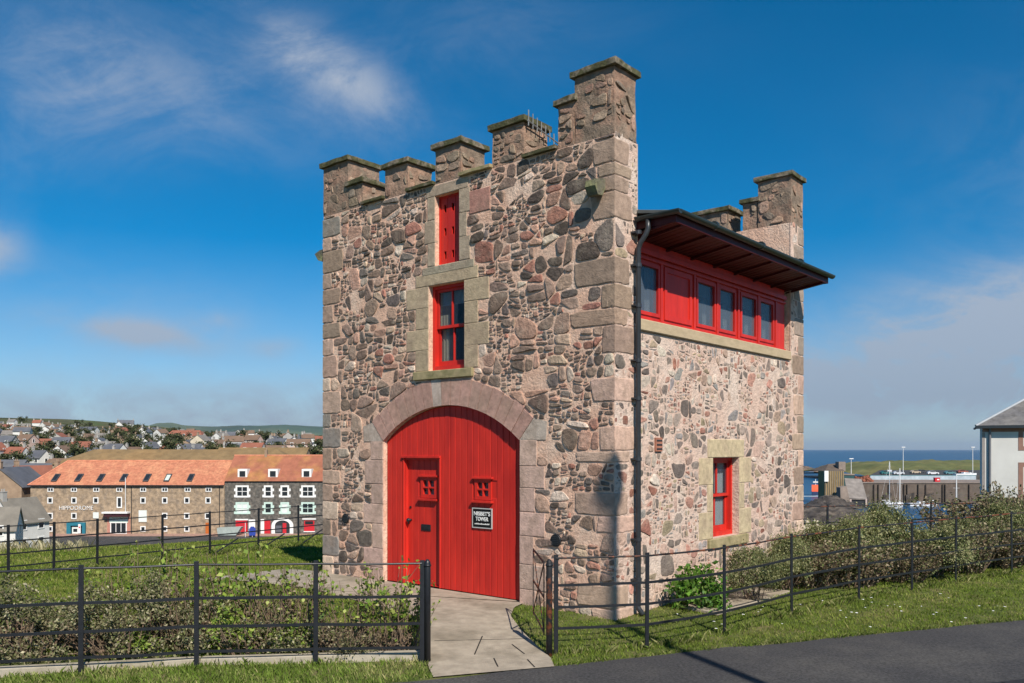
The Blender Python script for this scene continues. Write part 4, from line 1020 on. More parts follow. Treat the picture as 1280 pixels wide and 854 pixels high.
# daisies in the roadside grass
n = 46; mb = MB(); 
dz_m = surf('daisy_petal', (.85, .85, .82), .02, 4)
for _ in range(n):
    x_ = random.uniform(2.2, 9); e_ = float(road_edge(x_)); y_ = e_+random.random()**.7*(min(2.6, 1.8)); z_ = gz(x_, y_)+.07; r_ = random.uniform(.012, .02); ph = random.random()*3
    mb.face([(x_+r_*math.cos(ph+k*.9), y_+r_*math.sin(ph+k*.9), z_+random.uniform(0, .006)) for k in range(7)])
tag(mb.build('daisies', dz_m), 'scattered white daisies in the roadside grass', 'flowers', kind='stuff')
# stone slab and bare soil by the side wall
mb = MB(); mb.prism([(0, 0), (.62, -.1), (.66, 1.1), (.03, 1.15)], lambda a, b, h: (a, b, h), 0, .05); o = mb.build('stone_slab', concrete, None, bevel=.01); o.location = (*tw(.3, 1.25)[:2], gz(*tw(.3, 1.25)[:2])-.01); o.rotation_euler = (0, 0, ROT); tag(o, 'grey paving slab lying on the grass beside the side wall, left one of the pair', 'slab', 'paving slabs by the side wall')
o2 = copy_tree(o, loc=(*tw(.34, 2.45)[:2], o.location.z-.005), rz=ROT+.05, label='grey paving slab partly shaded by the bushes beside the side wall'); 

# ============================================================ SHRUBS
leaf_m = surf('leaf', None, .2, 8, attr=True, rough=.55, trans=.28, spec=.35)
bark = surf('shrub_bark', (.17, .115, .075), .3, 14, .004, 40, c2=(.2, .16, .12), c2scale=6)
def leaves(name, P, size, cols, parent, flat=0.0, ratio=.55, nrm=None):
    n = len(P); u = rng.normal(size=(n, 3)); 
    if nrm is not None: u = u*.6+nrm
    u[:, 2] = np.abs(u[:, 2])+flat; u /= np.linalg.norm(u, axis=1)[:, None]
    a = np.cross(u, rng.normal(size=(n, 3))); a /= np.linalg.norm(a, axis=1)[:, None]; b = np.cross(u, a)
    s = size*rng.uniform(.6, 1.35, n)[:, None]; V = np.empty((n, 4, 3))
    V[:, 0] = P-a*s; V[:, 1] = P+b*s*ratio+u*s*.18; V[:, 2] = P+a*s; V[:, 3] = P-b*s*ratio+u*s*.18
    c = np.array(cols); ci = rng.integers(0, len(c), n); cc = c[ci]*rng.uniform(.65, 1.3, n)[:, None]
    return np_mesh(name, V.reshape(-1, 3), np.arange(4*n).reshape(n, 4), leaf_m, parent=parent, cols=cc)
def mound(name, rx, ry, hz, n, size, cols, stems=16, clusters=52, loose=.05, base=.12, **kw):
    """a dense bush: leaf clumps over an uneven mound, with twiggy stems inside"""
    t_ = empty(name, (0, 0, 0)); 
    th = rng.uniform(0, 2*np.pi, clusters); ph = np.arccos(rng.uniform(-.1, 1, clusters)); rr_ = rng.uniform(.62, 1.08, clusters)
    C = np.stack([np.cos(th)*np.sin(ph)*rx*rr_, np.sin(th)*np.sin(ph)*ry*rr_, base+np.cos(ph)*(hz-base)*rr_], -1); C[:, 2] = np.maximum(C[:, 2], .06)
    cs = rng.uniform(.6, 1.5, clusters); idx = rng.integers(0, clusters, n); off = rng.normal(size=(n, 3))*loose*cs[idx][:, None]
    P = C[idx]+off; P[:, 2] = np.abs(P[:, 2])
    cb_ = np.array(cols); o = leaves('foliage', P, size, cols, t_, nrm=(C[idx]-np.array([0, 0, hz*.3]))*.8)
    mb = MB()
    for i in range(stems):
        c = C[rng.integers(clusters)]; b0 = Vector((random.uniform(-.25, .25)*rx, random.uniform(-.25, .25)*ry, -.03)); e = Vector(c); mid = (b0+e)/2+Vector((random.uniform(-.08, .08), random.uniform(-.08, .08), .05))
        mb.tube([b0, mid, e], [.012, .008, .003], 5)
    mb.build('stems', bark, t_); return t_
def whippy(name, r, h, nst, nleaf, size, cols, top_only=.35):
    """upright bare shoots with sparse fresh leaves towards the tips"""
    t_ = empty(name, (0, 0, 0)); mb = MB(); P = []
    for i in range(nst):
        a = random.random()*6.28; q = math.sqrt(random.random())*r; b0 = Vector((math.cos(a)*q*.6, math.sin(a)*q*.6, -.02)); hh = h*random.uniform(.45, 1.05)
        tip = Vector((math.cos(a)*q*1.25+random.uniform(-.08, .08), math.sin(a)*q*1.25+random.uniform(-.08, .08), hh)); pts = [b0]
        for k in range(1, 5): pts.append(b0.lerp(tip, k/4)+Vector((random.uniform(-.025, .025), random.uniform(-.025, .025), 0)))
        mb.tube(pts, [.009, .0075, .006, .0045, .002], 5)
        for _ in range(2):
            k = random.uniform(.35, .9); s0 = b0.lerp(tip, k); s1 = s0+Vector((random.uniform(-.14, .14), random.uniform(-.14, .14), random.uniform(.06, .2))); mb.tube([s0, s1], [.004, .0015], 4)
            P += [tuple(s1+Vector(rng.normal(size=3)*.025)) for _ in range(max(1, nleaf//(nst*3)))]
        for _ in range(nleaf//nst):
            k = top_only+(1-top_only)*random.random()**.6; P.append(tuple(b0.lerp(tip, k)+Vector(rng.normal(size=3)*.03)))
    mb.build('stems', bark, t_); leaves('foliage', np.array(P), size, cols, t_, ratio=.7); return t_
OLIVE = [(.13, .15, .05), (.20, .20, .09), (.27, .25, .13), (.08, .10, .03), (.38, .34, .21), (.21, .20, .10), (.17, .14, .08)]
OLIVE2 = [(.13, .155, .05), (.20, .205, .08), (.28, .28, .12), (.08, .115, .03), (.34, .32, .16), (.15, .16, .06)]
FRESH = [(.17, .26, .03), (.24, .33, .05), (.12, .20, .03), (.30, .34, .08)]
BRIGHT = [(.09, .20, .02), (.13, .26, .03), (.06, .14, .018), (.16, .24, .05)]
DRY = [(.20, .15, .09), (.28, .22, .13), (.14, .11, .06), (.16, .17, .07), (.33, .27, .17)]
protos = {
 'olive': mound('olive_shrub', .62, .42, .78, 6400, .018, OLIVE, stems=40),
 'olive_low': mound('olive_shrub', .55, .36, .42, 2900, .018, OLIVE, stems=34, clusters=36),
 'whip': whippy('leafy_shrub', .30, 1.02, 26, 330, .028, FRESH),
 'whip2': whippy('leafy_shrub', .26, .95, 20, 210, .026, FRESH+[(.12, .12, .04)]),
 'fresh': mound('leafy_shrub', .32, .25, .42, 1300, .030, FRESH, stems=18, clusters=26, loose=.09),
 'bright': mound('broadleaf_bush', .34, .30, .52, 1500, .040, BRIGHT, stems=10, clusters=32, loose=.07),
 'hedge': mound('olive_hedge_shrub', .85, .55, 1.12, 15000, .020, OLIVE2, stems=26, clusters=90, loose=.085, base=.35),
 'dry': whippy('dry_shrub', .5, .85, 80, 3000, .021, DRY+[(.13, .16, .05)], top_only=.05),
}
protos['twigs'] = whippy('twiggy_shrub', .36, .85, 42, 200, .020, DRY, top_only=.1)
used = set()
def put(kind, x, y, sc, rz, label, cat, group, dz=0):
    p0 = protos[kind]; o = p0 if kind not in used else copy_tree(p0); used.add(kind)
    o.location = (x, y, gz(x, y)+dz); o.rotation_euler = (0, 0, rz); o.scale = sc if hasattr(sc, '__len__') else (sc,)*3
    return tag(o, label, cat, group)
G1 = 'shrubs in the bed behind the left fence'; G2 = 'shrubs behind the right fence'; G3 = 'leafy shoots in the left bed'
A = lambda px, D: (px2x(px, D), D)
for kind, px, D, sc, label in [
 ('olive', 15, 9.5, (1.0, 1, 1.02), 'grey-green bush at the left edge of the photo behind the fence'),
 ('olive', 120, 9.5, (1.0, 1, .93), 'grey-green bush behind the second fence post from the left'),
 ('olive', 190, 9.55, (.8, .9, 1.08), 'tall grey-green bush with a rounded top left of the third fence post'),
 ('olive_low', 75, 9.95, 1.15, 'lower grey-green bush filling the gap behind the two left bushes'),
 ('olive_low', 262, 9.65, (1, 1, 1.3), 'grey-green bush just right of the third fence post'),
 ('olive_low', 330, 9.6, (1, 1, .85), 'low grey-green bush mid-way along the flower bed'),
 ('olive_low', 400, 9.62, (1, 1, .72), 'low grey-green bush by the fourth fence post'),
 ('olive_low', 455, 9.6, (.8, .9, .5), 'lowest scrap of grey-green scrub near the end of the bed'),
 ('olive_low', -40, 9.6, 1.5, 'grey-green bush beyond the left edge')]:
    put(kind, *A(px, D), sc, random.random()*6, label, 'shrub', G1)
for kind, px, D, sc, label in [
 ('whip', 195, 10.0, (1, 1, 1.15), 'tallest clump of upright shoots with fresh green leaves above the tall bush'),
 ('whip', 300, 9.9, (1.2, 1, 1.13), 'clump of leafy upright shoots right of the third fence post'),
 ('whip2', 245, 9.9, (1, 1, 1.05), 'thin clump of leafy shoots behind the third fence post'),
 ('whip2', 345, 9.8, (1.1, 1, .95), 'thin leafy shoots half-way along the bed'),
 ('whip2', 385, 9.8, (1, 1, 1.0), 'twiggy leafy shoots by the fourth fence post'),
 ('whip2', 440, 9.7, (1.1, 1, .85), 'low twiggy shoots right of the fourth fence post'),
 ('whip', 492, 9.65, (.9, 1, 1.02), 'leafy shoots with yellow-green tips in front of the red door'),
 ('whip2', 140, 10.2, (1, 1, .98), 'leafy shoots rising behind the left bushes'),
 ('whip2', 515, 9.6, (.6, 1, .8), 'last sparse shoots beside the round gate post')]:
    put(kind, *A(px, D), sc, random.random()*6, label, 'shrub', G3)
for px, D, sc, label in [(40, 9.35, (1.3, 1, .55), 'brown twiggy growth at the foot of the leftmost bush'), (150, 9.35, (1.2, 1, .5), 'brown twiggy growth at the foot of the tall grey-green bush'), (235, 9.7, (1, 1, .95), 'brown bare twigs behind the third fence post'), (315, 9.5, (1.2, 1, .55), 'brown twiggy litter right of the third fence post'), (365, 9.8, (1, 1, .9), 'bare brown shoots left of the fourth fence post'), (430, 9.55, (1.3, 1, .5), 'brown twiggy litter right of the fourth fence post'), (480, 9.55, (1, .8, .42), 'low brown twigs near the end of the bed')]:
    put('twigs', *A(px, D), sc, random.random()*6, label, 'shrub', 'brown twiggy growth in the left bed')
for px, D, sc, label in [(285, 9.5, .85, 'low bright leafy plant between bushes beside the third fence post'), (175, 9.3, .55, 'small bright green plant at the foot of the tall bush'), (360, 9.6, .7, 'small leafy plant at the front of the bed')]:
    put('fresh', *A(px, D), sc, random.random()*6, label, 'plant', 'fresh green plants in the left bed')
put('bright', *A(872, 12.0), (1.05, 1, 1.08), 0, 'bright green broad-leaved bush against the side wall of the tower', 'bush', None)
put('bright', *A(990, 15.2), (1.1, 1, 1.15), 2, 'bright green broad-leaved bush at the far corner of the tower', 'bush', None)
for i, (kind, px, D, sc, label) in enumerate([
 ('hedge', 942, 12.6, (.55, .6, .72), 'small olive shrub with bare stems just behind the right fence near the side window'),
 ('hedge', 985, 13.6, (.6, .6, .80), 'olive shrub in front of the bright bush at the corner'),
 ('hedge', 1045, 14.6, (.85, .9, .94), 'dense olive shrub, first of the big hedge right of the tower'),
 ('hedge', 1100, 15.2, (.9, .9, 1.12), 'tallest olive shrub in front of the harbour sheds'),
 ('hedge', 1168, 15.1, (.85, .9, .80), 'olive shrub spilling through the right fence'),
 ('hedge', 1215, 16.6, (.8, .9, .82), 'olive shrub below the white house corner'),
 ('hedge', 1262, 17.2, (.9, .9, 1.05), 'olive shrub at the right edge of the photo'),
 ('hedge', 1320, 17.6, 1, 'olive shrub beyond the right edge'),
 ('dry', 1010, 13.9, (1.1, 1, .85), 'brown twiggy undergrowth right of the corner bush'),
 ('dry', 1060, 14.0, (1.3, 1, .85), 'brown twiggy undergrowth under the first big hedge shrub'),
 ('dry', 1125, 14.5, (1.3, 1, .8), 'brown twiggy undergrowth below the tallest hedge shrub'),
 ('dry', 1205, 15.6, (1.5, 1, 1.0), 'brown twiggy growth filling the fence bay below the white house'),
 ('dry', 1250, 16.2, (1.5, 1, .95), 'brown twiggy growth by the last fence post'),
 ('dry', 1290, 16.7, (1.5, 1, 1), 'brown twiggy growth at the right edge'),
 ('dry', 1215, 19.3, (2.2, 1, 1.45), 'tall brown reedy clump left of the white house downpipe'),
 ('dry', 1262, 18.9, (1.6, 1, 1.75), 'tallest bare stems against the white house wall')]):
    put(kind, *A(px, D), sc, random.random()*6, label, 'shrub', G2)
# ============================================================ TOWN BELOW, LEFT
STREET = -13.4
pantile = surf('orange_pantiles', (.42, .16, .09), .3, 2.2, .05, 3, c2=(.52, .24, .13), c2scale=.5, c2amt=.8, rough=.85, detail=9)
pantile_old = surf('mottled_pantiles', (.30, .11, .065), .25, .8, .05, 3, c2=(.38, .20, .06), c2scale=.16, c2amt=.9, rough=.85)
pantile_brown = surf('brown_mossy_pantiles', (.20, .135, .065), .25, .6, .05, 3, c2=(.26, .16, .07), c2scale=.1, c2amt=.8, rough=.9)
rub_tan = surf('tan_rubble_walling', (.34, .25, .165), .45, 1.5, .05, 3, c2=(.22, .17, .125), c2scale=.9, c2amt=.9, detail=9)
rub_dark = surf('dark_whin_walling', (.10, .092, .08), .6, 2.0, .05, 3, c2=(.20, .17, .14), c2scale=1.6, c2amt=.7, detail=9)
far_slate = surf('far_slate', (.10, .105, .12), .25, .4, rough=.7, c2=(.15, .14, .13), c2scale=.12)
winwhite = surf('white_window_margin', (.74, .73, .70), .04, 2)
mint = surf('mint_window_margin', (.52, .66, .58), .06, 2)
teal = surf('teal_shopfront', (.02, .16, .22), .1, 2)
redsh = surf('red_shop_paint', (.50, .02, .03), .1, 2)
W_ = [surf('white_harl', (.62, .605, .57), .1, .6), surf('cream_harl', (.58, .50, .38), .12, .6), surf('grey_harl', (.36, .34, .31), .15, .6), surf('brown_stone', (.30, .21, .14), .25, .8), surf('pink_harl', (.52, .38, .32), .12, .6)]
Wn = ['white', 'cream', 'grey', 'brown stone', 'pinkish']
R_ = [far_slate, surf('far_red_tiles', (.25, .095, .06), .25, .4), surf('far_brown_tiles', (.17, .11, .075), .25, .4), surf('far_grey_tiles', (.20, .18, .16), .2, .4)]
Rn = ['slate', 'red-tiled', 'brown-tiled', 'grey-tiled']
gl_far = surf('far_window_glass', (.02, .024, .03), .1, 3, rough=.15, spec=.6)
def facade_window(fn, x0, x1, z0, z1, parent, mat=winwhite, panes=1, m=.16, quoins=False, glass=gl_far, bars=False):
    f_ = MB(); xs_ = np.linspace(x0, x1, panes+1); g = .05
    holes = [[(xs_[i]+g, z0+g), (xs_[i+1]-g, z0+g), (xs_[i+1]-g, z1-g), (xs_[i]+g, z1-g)] for i in range(panes)]
    f_.plate([(x0-m, z0-m), (x1+m, z0-m), (x1+m, z1+m), (x0-m, z1+m)], holes, fn, -.05, .08)
    if quoins:
        for k in range(4):
            if k % 2 == 0:
                a = z0-m+(z1-z0+2*m)*k/4+.03; b_ = a+(z1-z0+2*m)/4-.06
                f_.prism([(x0-m-.28, a), (x0-m+.01, a), (x0-m+.01, b_), (x0-m-.28, b_)], fn, -.04, .07); f_.prism([(x1+m-.01, a), (x1+m+.28, a), (x1+m+.28, b_), (x1+m-.01, b_)], fn, -.04, .07)
    if bars:
        zc = (z0+z1)/2; f_.prism([(x0, zc-.05), (x1, zc-.05), (x1, zc+.05), (x0, zc+.05)], fn, .0, .06)
    o = f_.build('window', mat, parent)
    g_ = MB(); g_.prism([(x0-.02, z0-.02), (x1+.02, z0-.02), (x1+.02, z1+.02), (x0-.02, z1+.02)], fn, -.03, .02); g_.build('pane', glass, o); return o

# --- long warehouse with orange roof
D0 = 156.0
def FX(px): return px2x(px, D0)
def FZ(py): return py2z(py, D0)
xa, xb = FX(38), FX(280.5); ez = FZ(606.5); rz_ = FZ(577.5); dep = 11.0
wh = empty('long_warehouse', ((xa+xb)/2, D0, STREET), 0, label='long four-storey rubble stone warehouse with bright orange hipped pantile roof and HIPPODROME lettering', cat='building')
ox, oz = (xa+xb)/2, STREET
fw = lambda a, b, h: (a-ox, -h, b-oz)
mb = MB(); mb.box(xa-ox, xb-ox, 0, dep, -1.5, ez-oz); mb.build('wall', rub_tan, wh)
mb = MB(); rr0 = FX(82)*1.03-ox; e_ = .35; xl, xr = xa-ox-e_, xb-ox; zr = rz_-oz+.15; ze = ez-oz
A_, B_, C_, D__ = (xl, -e_, ze), (xr, -e_, ze), (xr, dep+e_, ze), (xl, dep+e_, ze); r0, r1 = (rr0, dep/2, zr), (xr, dep/2, zr)
for f in ([A_, B_, r1, r0], [C_, D__, r0, r1], [D__, A_, r0], [B_, C_, r1], [A_, D__, C_, B_]): mb.face(f)
rf = mb.build('roof', pantile, wh)
mb = MB(); mb.tube([(rr0, dep/2, zr), (xr, dep/2, zr)], .16, 6); mb.tube([(xl, -e_, ze), (rr0, dep/2, zr)], .13, 6); mb.build('ridge_tiles', surf('ridge_tile', (.56, .22, .13), .3, 1.2), rf)
sl = (zr-ze)/(dep/2+e_)
def roof_pt(x, t, h): return (x, -e_+t*(dep/2+e_)-h*.5, ze+t*(zr-ze)+h)
for px in (65.3, 94.5, 122, 151, 180.4, 206.4, 235.2):
    x = FX(px)-ox; mb = MB(); vs_ = []
    P4 = [(x-.5, .13), (x+.5, .13), (x+.5, .42), (x-.5, .42)]
    mb.plate([(a-.0, b_) for a, b_ in P4], [[(x-.38, .16), (x+.38, .16), (x+.38, .39), (x-.38, .39)]], lambda a, b, h: roof_pt(a, b, h), .02, .2)
    sk = mb.build('rooflight', surf('dark_lead_frame', (.06, .06, .065), .2, 3), rf); g_ = MB(); g_.face([roof_pt(x-.4, .15, .12), roof_pt(x+.4, .15, .12), roof_pt(x+.4, .4, .12), roof_pt(x-.4, .4, .12)]); g_.build('pane', gl_far if px != 206.4 else surf('pale_blind', (.5, .55, .5), .1, 2), sk)
S_ = D0/F
for px in (63.3, 92.5, 120.4, 149.3, 179, 206, 234.6, 260.8):
    facade_window(fw, FX(px-3.2), FX(px+3.2), FZ(614.2), FZ(610.2), wh, panes=2, m=.09)
for px in (62.7, 92.5, 119.8, 178.8, 206, 233.6, 260.2): facade_window(fw, FX(px-2.5), FX(px+2.5), FZ(628.6), FZ(622.6), wh, m=.13)
facade_window(fw, FX(147), FX(151.6), FZ(634), FZ(622.2), wh, m=.15)
for px in (62.7, 92.5, 206, 233.6, 259.5): facade_window(fw, FX(px-2.5), FX(px+2.5), FZ(648), FZ(642), wh, m=.13)
for px in (62.7, 178.8, 206, 233.6): facade_window(fw, FX(px-2.4), FX(px+2.4), FZ(663.8), FZ(658.6), wh, m=.13)
pale = surf('white_board', (.66, .70, .66), .05, 1)
for (a, b_, c, d_) in ((173.5, 183.5, 638, 652.5), (116.5, 123.5, 640.5, 648)): 
    mb = MB(); mb.prism([(FX(a), FZ(d_)), (FX(b_), FZ(d_)), (FX(b_), FZ(c)), (FX(a), FZ(c))], fw, .0, .1); mb.build('shutter', pale, wh)
# teal shopfront
sh_ = MB(); sh_.plate([(FX(84.5), FZ(671)), (FX(107.5), FZ(671)), (FX(107.5), FZ(653)), (FX(84.5), FZ(653))], [[(FX(89.5), FZ(669)), (FX(104), FZ(669)), (FX(104), FZ(657)), (FX(89.5), FZ(657))]], fw, .0, .45); so_ = sh_.build('shopfront', teal, wh)
mb = MB(); mb.prism([(FX(89), FZ(669.5)), (FX(104.5), FZ(669.5)), (FX(104.5), FZ(656.5)), (FX(89), FZ(656.5))], fw, .02, .06); mb.build('pane', gl_far, so_)
mb = MB(); mb.prism([(FX(90.5), FZ(667)), (FX(98.5), FZ(667)), (FX(98.5), FZ(658.5)), (FX(90.5), FZ(658.5))], fw, .1, .14); mb.prism([(FX(92), FZ(665)), (FX(97), FZ(665)), (FX(97), FZ(661)), (FX(92), FZ(661))], fw, .14, .16, m=1); mb.build('inner_sign', [pale, gl_far], so_)
mb = MB(); mb.prism([(FX(99.5), FZ(666.5)), (FX(102.5), FZ(666.5)), (FX(102.5), FZ(655)), (FX(99.5), FZ(655))], fw, .46, .55); mb.prism([(FX(100.2), FZ(660)), (FX(101.8), FZ(660)), (FX(101.8), FZ(658)), (FX(100.2), FZ(658))], fw, .55, .57, m=1); mb.build('panel', [winwhite, redsh], so_)
# entrance with canopy
mb = MB(); mb.box(FX(131)-ox, FX(163)-ox, -1.3, 0, FZ(641.5)-oz, FZ(639.5)-oz); mb.build('canopy', winwhite, wh)
mb = MB(); mb.box(FX(133)-ox, FX(162.5)-ox, -1.1, 0, FZ(645.5)-oz, FZ(641.5)-oz); mb.build('canopy_fascia', surf('maroon_fascia', (.05, .015, .02), .1, 2), wh)
mb = MB(); mb.prism([(FX(134), FZ(668)), (FX(163), FZ(668)), (FX(163), FZ(645.5)), (FX(134), FZ(645.5))], fw, .0, .05); mb.build('door_surround', surf('pink_stone_margin', (.42, .2, .15), .15, 2), wh)
mb = MB(); mb.prism([(FX(137), FZ(653.5)), (FX(160), FZ(653.5)), (FX(160), FZ(646)), (FX(137), FZ(646))], fw, .05, .12); mb.build('transom', mint, wh)
facade_window(lambda a, b, h: (a-ox, -h-.1, b-oz), FX(139), FX(158), FZ(667), FZ(653.5), wh, panes=3, m=.12)
mb = MB(); mb.prism([(FX(257), FZ(671)), (FX(261.5), FZ(671)), (FX(261.5), FZ(653.5)), (FX(257), FZ(653.5))], fw, .0, .08); mb.build('door', surf('orange_door_paint', (.42, .11, .02), .1, 2), wh)
for px in (164.5, 274.5): mb = MB(); mb.tube([fw(FX(px), FZ(608), .12), fw(FX(px), FZ(668), .12)], .07, 6); mb.build('downpipe', gl_far, wh)
mb = MB(); mb.box(xl, xr, -e_-.15, -e_, ze-.14, ze+.03); mb.build('gutter', gl_far, wh)
text('HIPPODROME', 'lettering', 1.15, (FX(95.5)-ox, -.12, FZ(635.3)-oz), (R(90), 0, 0), winwhite, wh, FX(117)-FX(74.5), -.012, .03)
mb = MB(); mb.tube([(0, 0, 0), (0, 0, FZ(597)-FZ(640))], .06, 6); o = mb.build('flagpole', winwhite, None); o.location = (FX(159.5), D0-.9, FZ(640)+.02); tag(o, 'bare white flagpole on the canopy of the warehouse entrance', 'flagpole')

# --- dark whinstone block with dormers
xa2, xb2 = FX(280.9), FX(418); ez2 = FZ(601.5); rz2 = FZ(571)
db = empty('quayside_tenement', ((xa2+xb2)/2, D0, STREET), 0, label='dark whinstone three-storey block with white and mint painted window margins, red shutters', cat='building')
ox2 = (xa2+xb2)/2; fd = lambda a, b, h: (a-ox2, -h, b-oz)
mb = MB(); mb.box(xa2-ox2, xb2-ox2, 0, 11, -1.5, ez2-oz); mb.build('wall', rub_dark, db)
mb = MB(); x0_, x1_ = xa2-ox2-.0, xb2-ox2; z0_, z1_ = ez2-oz, rz2-oz+.2
for f in ([(x0_, -.35, z0_), (x1_, -.35, z0_), (x1_, 5.5, z1_), (x0_, 5.5, z1_)], [(x1_, 11.35, z0_), (x0_, 11.35, z0_), (x0_, 5.5, z1_), (x1_, 5.5, z1_)], [(x0_, 11.35, z0_), (x0_, -.35, z0_), (x0_, 5.5, z1_)], [(x1_, -.35, z0_), (x1_, 11.35, z0_), (x1_, 5.5, z1_)], [(x0_, -.35, z0_), (x0_, 11.35, z0_), (x1_, 11.35, z0_), (x1_, -.35, z0_)]): mb.face(f)
rf2 = mb.build('roof', pantile_old, db)
mb = MB(); mb.tube([(x0_, 5.5, z1_), (x1_, 5.5, z1_)], .16, 6); mb.build('ridge_tiles', MATS['ridge_tile'], rf2)
mb = MB(); mb.box(FX(320.5)-ox2, FX(323.5)-ox2, 5.1, 5.9, z1_-1, z1_+1.0); mb.tube([(FX(322)-ox2, 5.5, z1_+1), (FX(322)-ox2, 5.5, z1_+1.5)], .12, 6); mb.build('chimney', W_[3], rf2)
for px in (301.8, 340, 382.2):
    mb = MB(); a, b_ = FX(px-6)-ox2, FX(px+6)-ox2; zb, zt_ = FZ(598.5)-oz, FZ(586.5)-oz
    mb.box(a, b_, .55, 4.2, zb, zt_); o = mb.build('dormer', winwhite, rf2)
    g_ = MB(); g_.box(FX(px-3.6)-ox2, FX(px+3.6)-ox2, .50, .56, FZ(596)-oz, FZ(589)-oz); g_.build('pane', gl_far, o)
for px, pn, w__ in ((302.8, 2, 6.5), (335.3, 1, 3.6), (356, 1, 3.6), (384.8, 2, 6.5)):
    facade_window(fd, FX(px-w__), FX(px+w__), FZ(620.2), FZ(608.6), db, panes=pn, m=.26, quoins=True, bars=True)
for px, pn, w__, gm in ((302.8, 2, 6.5, pale), (335.3, 1, 3.6, gl_far), (356, 1, 3.6, pale), (384.8, 2, 6.5, gl_far)):
    facade_window(fd, FX(px-w__), FX(px+w__), FZ(641), FZ(629.6), db, mat=mint, panes=pn, m=.26, quoins=True, bars=True, glass=gm)
def quad(name, a, b_, c, d_, h0, h1, mat, par=db, f=fd):
    mb = MB(); mb.prism([(FX(a), FZ(d_)), (FX(b_), FZ(d_)), (FX(b_), FZ(c)), (FX(a), FZ(c))], f, h0, h1); return mb.build(name, mat, par)
quad('shutter', 294.8, 309.3, 650.5, 665, 0, .12, redsh); quad('shop_fascia', 294, 310.5, 648.8, 650.4, 0, .15, winwhite); quad('shop_sill', 294, 310.5, 665.1, 666.4, 0, .15, winwhite)
quad('shutter', 311, 319, 649.5, 664, 0, .1, winwhite)
quad('door_margin', 326, 330.3, 649, 667, 0, .12, winwhite); quad('door', 330.5, 338, 650.5, 667, 0, .08, redsh)
mb = MB(); cxp, rp = 353.2, 13.6
op = [(FX(cxp+rp*math.cos(t)), FZ(657-9.5*math.sin(t))) for t in np.linspace(0, math.pi, 14)]; ip = [(FX(cxp+(rp-4.3)*math.cos(t)), FZ(657-6.5*math.sin(t))) for t in np.linspace(0, math.pi, 14)]
mb.plate([(FX(cxp-rp), FZ(667)), (FX(cxp+rp), FZ(667))]+op, [[(FX(cxp-rp+4.3), FZ(666.8)), (FX(cxp+rp-4.3), FZ(666.8))]+ip], fd, 0, .2); mb.build('arch', winwhite, db)
mb = MB(); mb.prism([(FX(cxp-rp+4), FZ(667)), (FX(cxp+rp-4), FZ(667))]+ip, fd, .02, .06); mb.build('gateway', dark, db)
quad('gateway_door', 353.5, 358, 654, 666.5, .06, .1, redsh); quad('gateway_panel', 345, 352, 657, 665, .06, .1, far_slate)
quad('shutter', 380.2, 393, 651, 664, 0, .1, redsh); quad('shop_fascia', 378, 395, 648, 649.6, 0, .14, winwhite); quad('pane', 381.5, 391.5, 651.5, 655.5, .1, .13, gl_far); quad('shop_sill', 379.5, 393.8, 664, 665.2, 0, .12, winwhite)
# things standing on the street
def thing_box(name, px, D, zb, size, mat, label, cat, extra=None):
    o_e = empty(name, (px2x(px, D), D, zb), 0, label=label, cat=cat); return o_e
sk = thing_box('skip', 288, 153, STREET, None, None, 'pale grey-green tipping skip at the foot of the stone warehouse', 'skip')
mb = MB(); mb.plate([(-2.0, .2), (1.2, .2), (2.2, 1.7), (-2.2, 1.5)], [], lambda a, b, h: (a, h, b), -.8, .8); mb.build('body', surf('grey_green_steel', (.34, .38, .35), .15, 2), sk, bevel=.03)
mb = MB(); mb.box(-1.5, -1.2, -.7, .7, 0, .2); mb.build('skid', gl_far, sk); mb = MB(); mb.box(.8, 1.1, -.7, .7, 0, .2); mb.build('skid', gl_far, sk)
bs = thing_box('banner_sign', 315, 151, STREET, None, None, 'blue feather banner on a white pole outside the dark stone shops', 'sign')
mb = MB(); mb.tube([(-1.2, 0, 0), (-1.2, 0, 2.7)], .05, 6); mb.build('pole', winwhite, bs)
mb = MB(); mb.plate([(-.5, .3), (.6, .3), (.65, 1.5), (.3, 1.9), (-.2, 1.9), (-.55, 1.4)], [], lambda a, b, h: (a, h, b), -.06, .06); mb.build('panel', surf('blue_banner', (.03, .06, .32), .1, 2), bs)
mb = MB(); mb.tube([(.05, 0, -.1), (.05, 0, .35)], .04, 6); mb.build('stem', winwhite, bs)
# road and pavement in front
mb = MB(); mb.face([(-170, 139, STREET+.02), (-30, 139, STREET+.02), (-30, 152.5, STREET+.02), (-170, 152.5, STREET+.02)]); tag(mb.build('street', asphalt), kind='structure')
mb = MB(); mb.box(-96, -30, 152.5, 156, STREET-.2, STREET+.14); tag(mb.build('pavement', surf('pink_setts', (.36, .22, .17), .25, 1.5)), kind='structure')
mb = MB(); mb.box(-170, -96, 152.5, 170, STREET-.2, STREET+.1); tag(mb.build('pavement', concrete), kind='structure')

